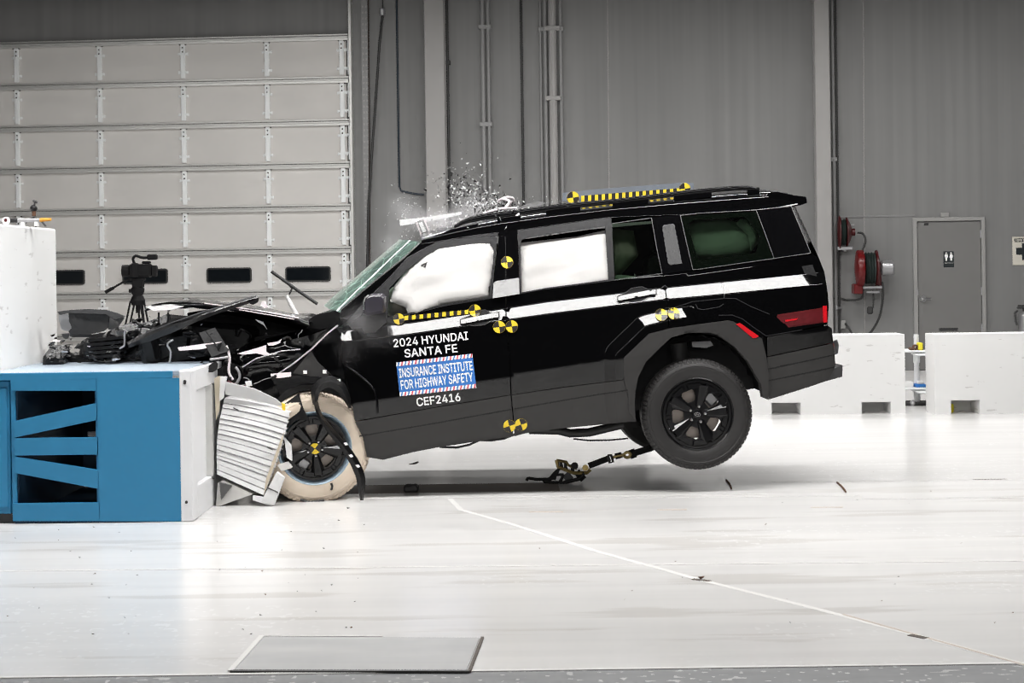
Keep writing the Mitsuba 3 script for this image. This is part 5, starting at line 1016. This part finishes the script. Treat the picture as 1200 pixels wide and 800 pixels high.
ypl([(245, 428), (252, 423), (255, 426), (254, 433), (249, 436), (244, 436)], YH - .1, .02, 'dark_plastic', 'scrap', hc)

# tie-down strap below the car ------------------------------------------------------------------------------------------
st = thing('ratchet_strap', 'black tie-down strap with brass ratchet lying on the floor under the car', 'strap')
YS = 12.28
def sp3(x, y, Y=YS): return at(x, y, Y)
def bar_px(p, q, wpx, Y0, Y1, m, nm, par):
    p, q = np.array(p, float), np.array(q, float); n = np.array([-(q - p)[1], (q - p)[0]]); n = n / np.linalg.norm(n) * wpx / 2
    k = [at(*(p + n), Y0), at(*(p - n), Y0), at(*(q - n), Y1), at(*(q + n), Y1)]; k = np.array(k); return put(nm, trimesh.convex.convex_hull(np.vstack([k, k + [0, .03, 0]])), m, par)
bar_px((690, 546), (715, 536.5), 6.5, YS, YS + .1, 'strap_black', 'webbing', st); bar_px((721, 535), (729, 533), 6.5, YS + .12, YS + .15, 'strap_black', 'webbing', st); bar_px((742, 531.5), (765, 524.5), 7, YS + .2, YS + .3, 'strap_black', 'webbing', st); bar_px((738, 533), (745, 530.5), 10, YS + .2, YS + .22, 'strap_black', 'webbing', st)
put('webbing', tube([at(764, 524.8, YS + .3), Q(-.05, .32, .9)], .022, 6), 'strap_black', st); put('buckle', tube([sp3(712, 533.6), sp3(716, 533), sp3(718.5, 541), sp3(714.5, 542), sp3(712, 533.6)], .01, 6), 'black_iron', st); put('hook', tube(spline([sp3(718, 536), sp3(722, 534.5), sp3(730, 533), sp3(735, 529.5), sp3(739, 532), sp3(736, 536), sp3(731, 534)], 20), .011, 6), 'brass', st, True)
for dy in (0, .06):
    put('ratchet_frame', tube([sp3(652, 539, YS + dy), sp3(654, 547, YS + dy), sp3(672, 554, YS + dy), sp3(688, 554, YS + dy), sp3(692, 550, YS + dy)], .013, 6), 'brass', st)
    put('ratchet_frame', tube([sp3(652, 539, YS + dy), sp3(664, 541, YS + dy), sp3(666, 545, YS + dy), sp3(676, 549, YS + dy)], .010, 6), 'brass', st)
put('ratchet_bars', [tube([sp3(x, y0, YS + .03), sp3(x + 1.5, y1, YS + .03)], .012, 6) for x, y0, y1 in ((652.5, 539, 547), (657, 541, 548), (662, 541.5, 551), (670, 544, 553))], 'black_iron', st); put('spool', cyl(sp3(673.5, 545.5, YS - .03), sp3(673.5, 545.5, YS + .1), .025, 14), 'strap_black', st, 30); put('spool', cyl(sp3(686, 548, YS - .02), sp3(686, 548, YS + .1), .022, 14), 'brass', st, 30)
put('strap_tail', [tube(spline([sp3(656, 549), sp3(649, 555), sp3(643, 561), sp3(630, 561.5), sp3(619, 560), sp3(617, 563)], 24), .011, 6), tube(spline([sp3(654, 551), sp3(648, 560), sp3(637, 564), sp3(655, 565), sp3(660, 556), sp3(652, 556), sp3(650, 562)], 30), .011, 6), tube(spline([sp3(684, 553), sp3(680, 560), sp3(668, 563.5), sp3(656, 566.5)], 14), .014, 6)], 'strap_black', st, True)
bar_px((662, 562), (669, 556), 9, YS, YS, 'gray_plastic', 'tag', st); bar_px((676, 553), (684, 562), 8, YS, YS + .02, 'strap_black', 'strap_fold', st)
# loose things on the floor
def floor_bit(x, y, s, m, label, cat, el=(1, .5, .4)):
    p = on_floor(x, y); g = frag(np.zeros(3), 1., R); g.vertices = (g.vertices - g.vertices.min(0)) / np.ptp(g.vertices, axis=0) * np.array(el) * s; g.apply_translation([p[0] - s * el[0] / 2, p[1], .0005])
    put('debris_shard', g, m, label=label, cat=cat, group='debris on the floor')
p0 = at(482, 570, 11.95)
put('bolt_plate', [box(p0[0] - .05, p0[0] + .05, 11.9, 12.0, .0, .05, .012), cyl((p0[0] + .02, 11.89, .03), (p0[0] + .02, 11.9, .03), .02, 10)], 'black_iron', label='small dark metal fitting on the dark floor strip behind the front wheel', cat='fitting')
put('flying_shard', plate_px([(479, 544), (490, 540.5), (491, 542), (486, 544)], .3, .01), 'black_iron', label='small black shard in the air under the front door', cat='debris')
floor_bit(408, 596, .022, 'black_iron', 'small black shard on the floor right below the front wheel', 'debris'); floor_bit(822, 679, .035, 'brown', 'small brown shard on the diagonal floor joint', 'debris')
for i in range(46):
    x, y = R.uniform(5, 430), R.uniform(606, 745); floor_bit(x, y, R.uniform(.006, .014), R.choice(['black_iron', 'brown', 'dark_plastic']), 'tiny dark shard scattered on the white floor in front of the barrier', 'debris')
for i in range(26):
    x, y = R.uniform(430, 1190), R.uniform(520, 740); 
    if 430 < x < 890 and y < 600: continue
    floor_bit(x, y, R.uniform(.006, .012), R.choice(['black_iron', 'brown']), 'tiny dark shard scattered on the white floor right of the front wheel', 'debris')
for (xa, ya), (xb, yb), lb in (((851, 563), (857, 573), 'thin dark wire scrap on the floor below the rear wheel'), ((981, 566), (991, 577), 'thin dark wire scrap on the floor right of the rear wheel')):
    put('wire_scrap', tube(spline([on_floor(xa, ya) + [0, 0, .006], on_floor((xa + xb) / 2 + 1, (ya + yb) / 2) + [0, 0, .006], on_floor(xb, yb) + [0, 0, .006]], 8), .006, 6), 'brown', label=lb, cat='wire')

# glass burst over the windshield ----------------------------------------------------------------------------------------
gb = thing('glass_fragments', 'cloud of flying glass fragments over the top of the windshield', 'glass'); labels[gb]['kind'] = 'stuff'
small = {'shard_white': [], 'shard_gray': [], 'gloss_black': []}
mat('shard_white', (.75, .76, .76), .25); mat('shard_gray', (.22, .22, .22), .25)
def cloud(n, cx, cy, sx, sy, tilt, szs, wts, v0=.2, v1=1.5):
    for _ in range(n):
        u, q = R.gauss(0, 1), R.gauss(0, 1); x = cx + u * sx; y = cy + q * sy + u * tilt
        s = R.choice(szs) / 1000; c = c3(x, y, R.uniform(v0, v1)); k = np.array([[R.gauss(0, 1) for _ in range(3)] for _ in range(4)]) * s
        small[R.choices(['shard_white', 'shard_gray', 'gloss_black'], wts)[0]].append(trimesh.Trimesh(k + c, [[0, 1, 2], [0, 2, 3], [0, 3, 1], [1, 3, 2]], process=False))
cloud(650, 556, 230, 22, 10, 6, [3, 4, 6, 8], (4, 3, 5)); cloud(380, 585, 243, 22, 4, 1, [4, 5, 7, 9], (3, 4, 6)); cloud(130, 545, 212, 20, 12, 0, [3, 4, 6], (4, 3, 2)); cloud(420, 516, 262, 22, 9, -6, [2.5, 3, 5], (6, 3, 1)); cloud(130, 478, 243, 12, 10, 0, [2, 3, 4], (6, 2, 0)); cloud(60, 640, 236, 16, 4, 0, [2, 3, 4], (4, 3, 0))
for m, l in small.items(): put(gb + '__shards', cat_(l), m, kind='stuff')
fb = thing('glass_bar', 'long white splinter strip with a hanging glass plate above the windshield', 'glass')
put('strip', plate_px([(468, 257.5), (500, 254.5), (541, 248), (541, 251.5), (505, 259), (469, 264.5)], .75, .02), 'shard_white', fb); put('plate', plate_px([(486, 258), (497, 254), (504.5, 274), (494, 278.5)], .72, .01, .01, 2, .03), 'pink_white', fb); put('plate_face', plate_px([(489, 259), (496, 257), (502.5, 272), (495, 275)], .71, .006), 'shard_gray', fb)
put('plate_core', plate_px([(490.5, 261), (494.8, 259.8), (499.5, 271), (495.5, 272.5)], .702, .006), 'shard_white', fb)
gp = thing('torn_foil', 'crumpled pale foil scrap on the front of the roof rail', 'scrap')
put('loop', [tube(spline(px3([(566, 250), (580, 246), (592, 243), (597, 236), (588, 233), (584, 236), (594, 231), (601, 232), (602, 236), (597, 238), (598, 243)], .3 + .02 * np.arange(11)), 30), .010, 6), tube(spline(px3([(572, 249), (590, 244.5), (606, 243.5)], .33), 10), .008, 6)], 'pink_white', gp, True); put('sheet', plate_px([(608, 243), (618, 238.5), (632, 236), (641, 238), (630, 241), (616, 244)], .45, .01, .015, 3, .03), 'shard_gray', gp)
# smoke and dust drifting out of the crash -------------------------------------------------------------------------------
def smoke(name, p0, p1, v0, v1, puffs, dens, label, seed):
    """p0, p1: opposite corners in the photograph; puffs: (x, y, rx, ry, strength) there"""
    c = [px3([q], v)[0] for q in (p0, p1) for v in (v0, v1)]; lo, hi = np.min(c, 0), np.max(c, 0)
    nz, ny, nx = 48, 24, 56; zz, yy, xx = np.meshgrid(*[(np.arange(n) + .5) / n for n in (nz, ny, nx)], indexing='ij')
    P = lo + np.stack([xx, yy, zz], -1) * (hi - lo); D = 0
    for x, y, rx, ry, s in puffs:
        c0 = px3([(x, y)], (v0 + v1) / 2)[0]; d = (P - c0) / np.array([rx / 177., (v1 - v0) * .42, ry / 177.]); D = D + s * np.exp(-1.6 * (d ** 2).sum(-1))
    D = D * np.clip(2.2 * (meshkit.fbm(P * np.array([6., 5., 6.]), 4, seed) - .28), 0, 2)
    edge = np.minimum.reduce([xx, 1 - xx, yy, 1 - yy, zz, 1 - zz]); D = D * np.clip(edge / .12, 0, 1)
    scene[name] = {'type': 'cube', 'to_world': T4().translate(((lo + hi) / 2).tolist()).scale(((hi - lo) / 2).tolist()), 'bsdf': {'type': 'null'},
                   'interior': {'type': 'heterogeneous', 'albedo': rgb(.93, .92, .94), 'scale': float(dens),
                                'sigma_t': {'type': 'gridvolume', 'grid': mi.VolumeGrid(D[..., None].astype(np.float32)), 'to_world': T4().translate(lo.tolist()).scale((hi - lo).tolist())}}}
    labels[name] = {'label': label, 'category': 'smoke', 'kind': 'stuff'}
smoke('dust_cloud', (440, 340), (590, 205), .25, 1.3, [(520, 258, 34, 14, 1.0), (480, 250, 24, 22, .45), (555, 245, 26, 14, .6), (462, 285, 20, 40, .3)], 3.0, 'pale dust cloud drifting above the windshield', 3)
smoke('smoke_wisp', (385, 450), (500, 325), -.42, -.02, [(425, 372, 26, 20, 1.0), (445, 395, 26, 14, .7), (455, 375, 18, 10, .6), (410, 410, 16, 16, .4)], 1.6, 'thin smoke wisp around the door mirror', 9)
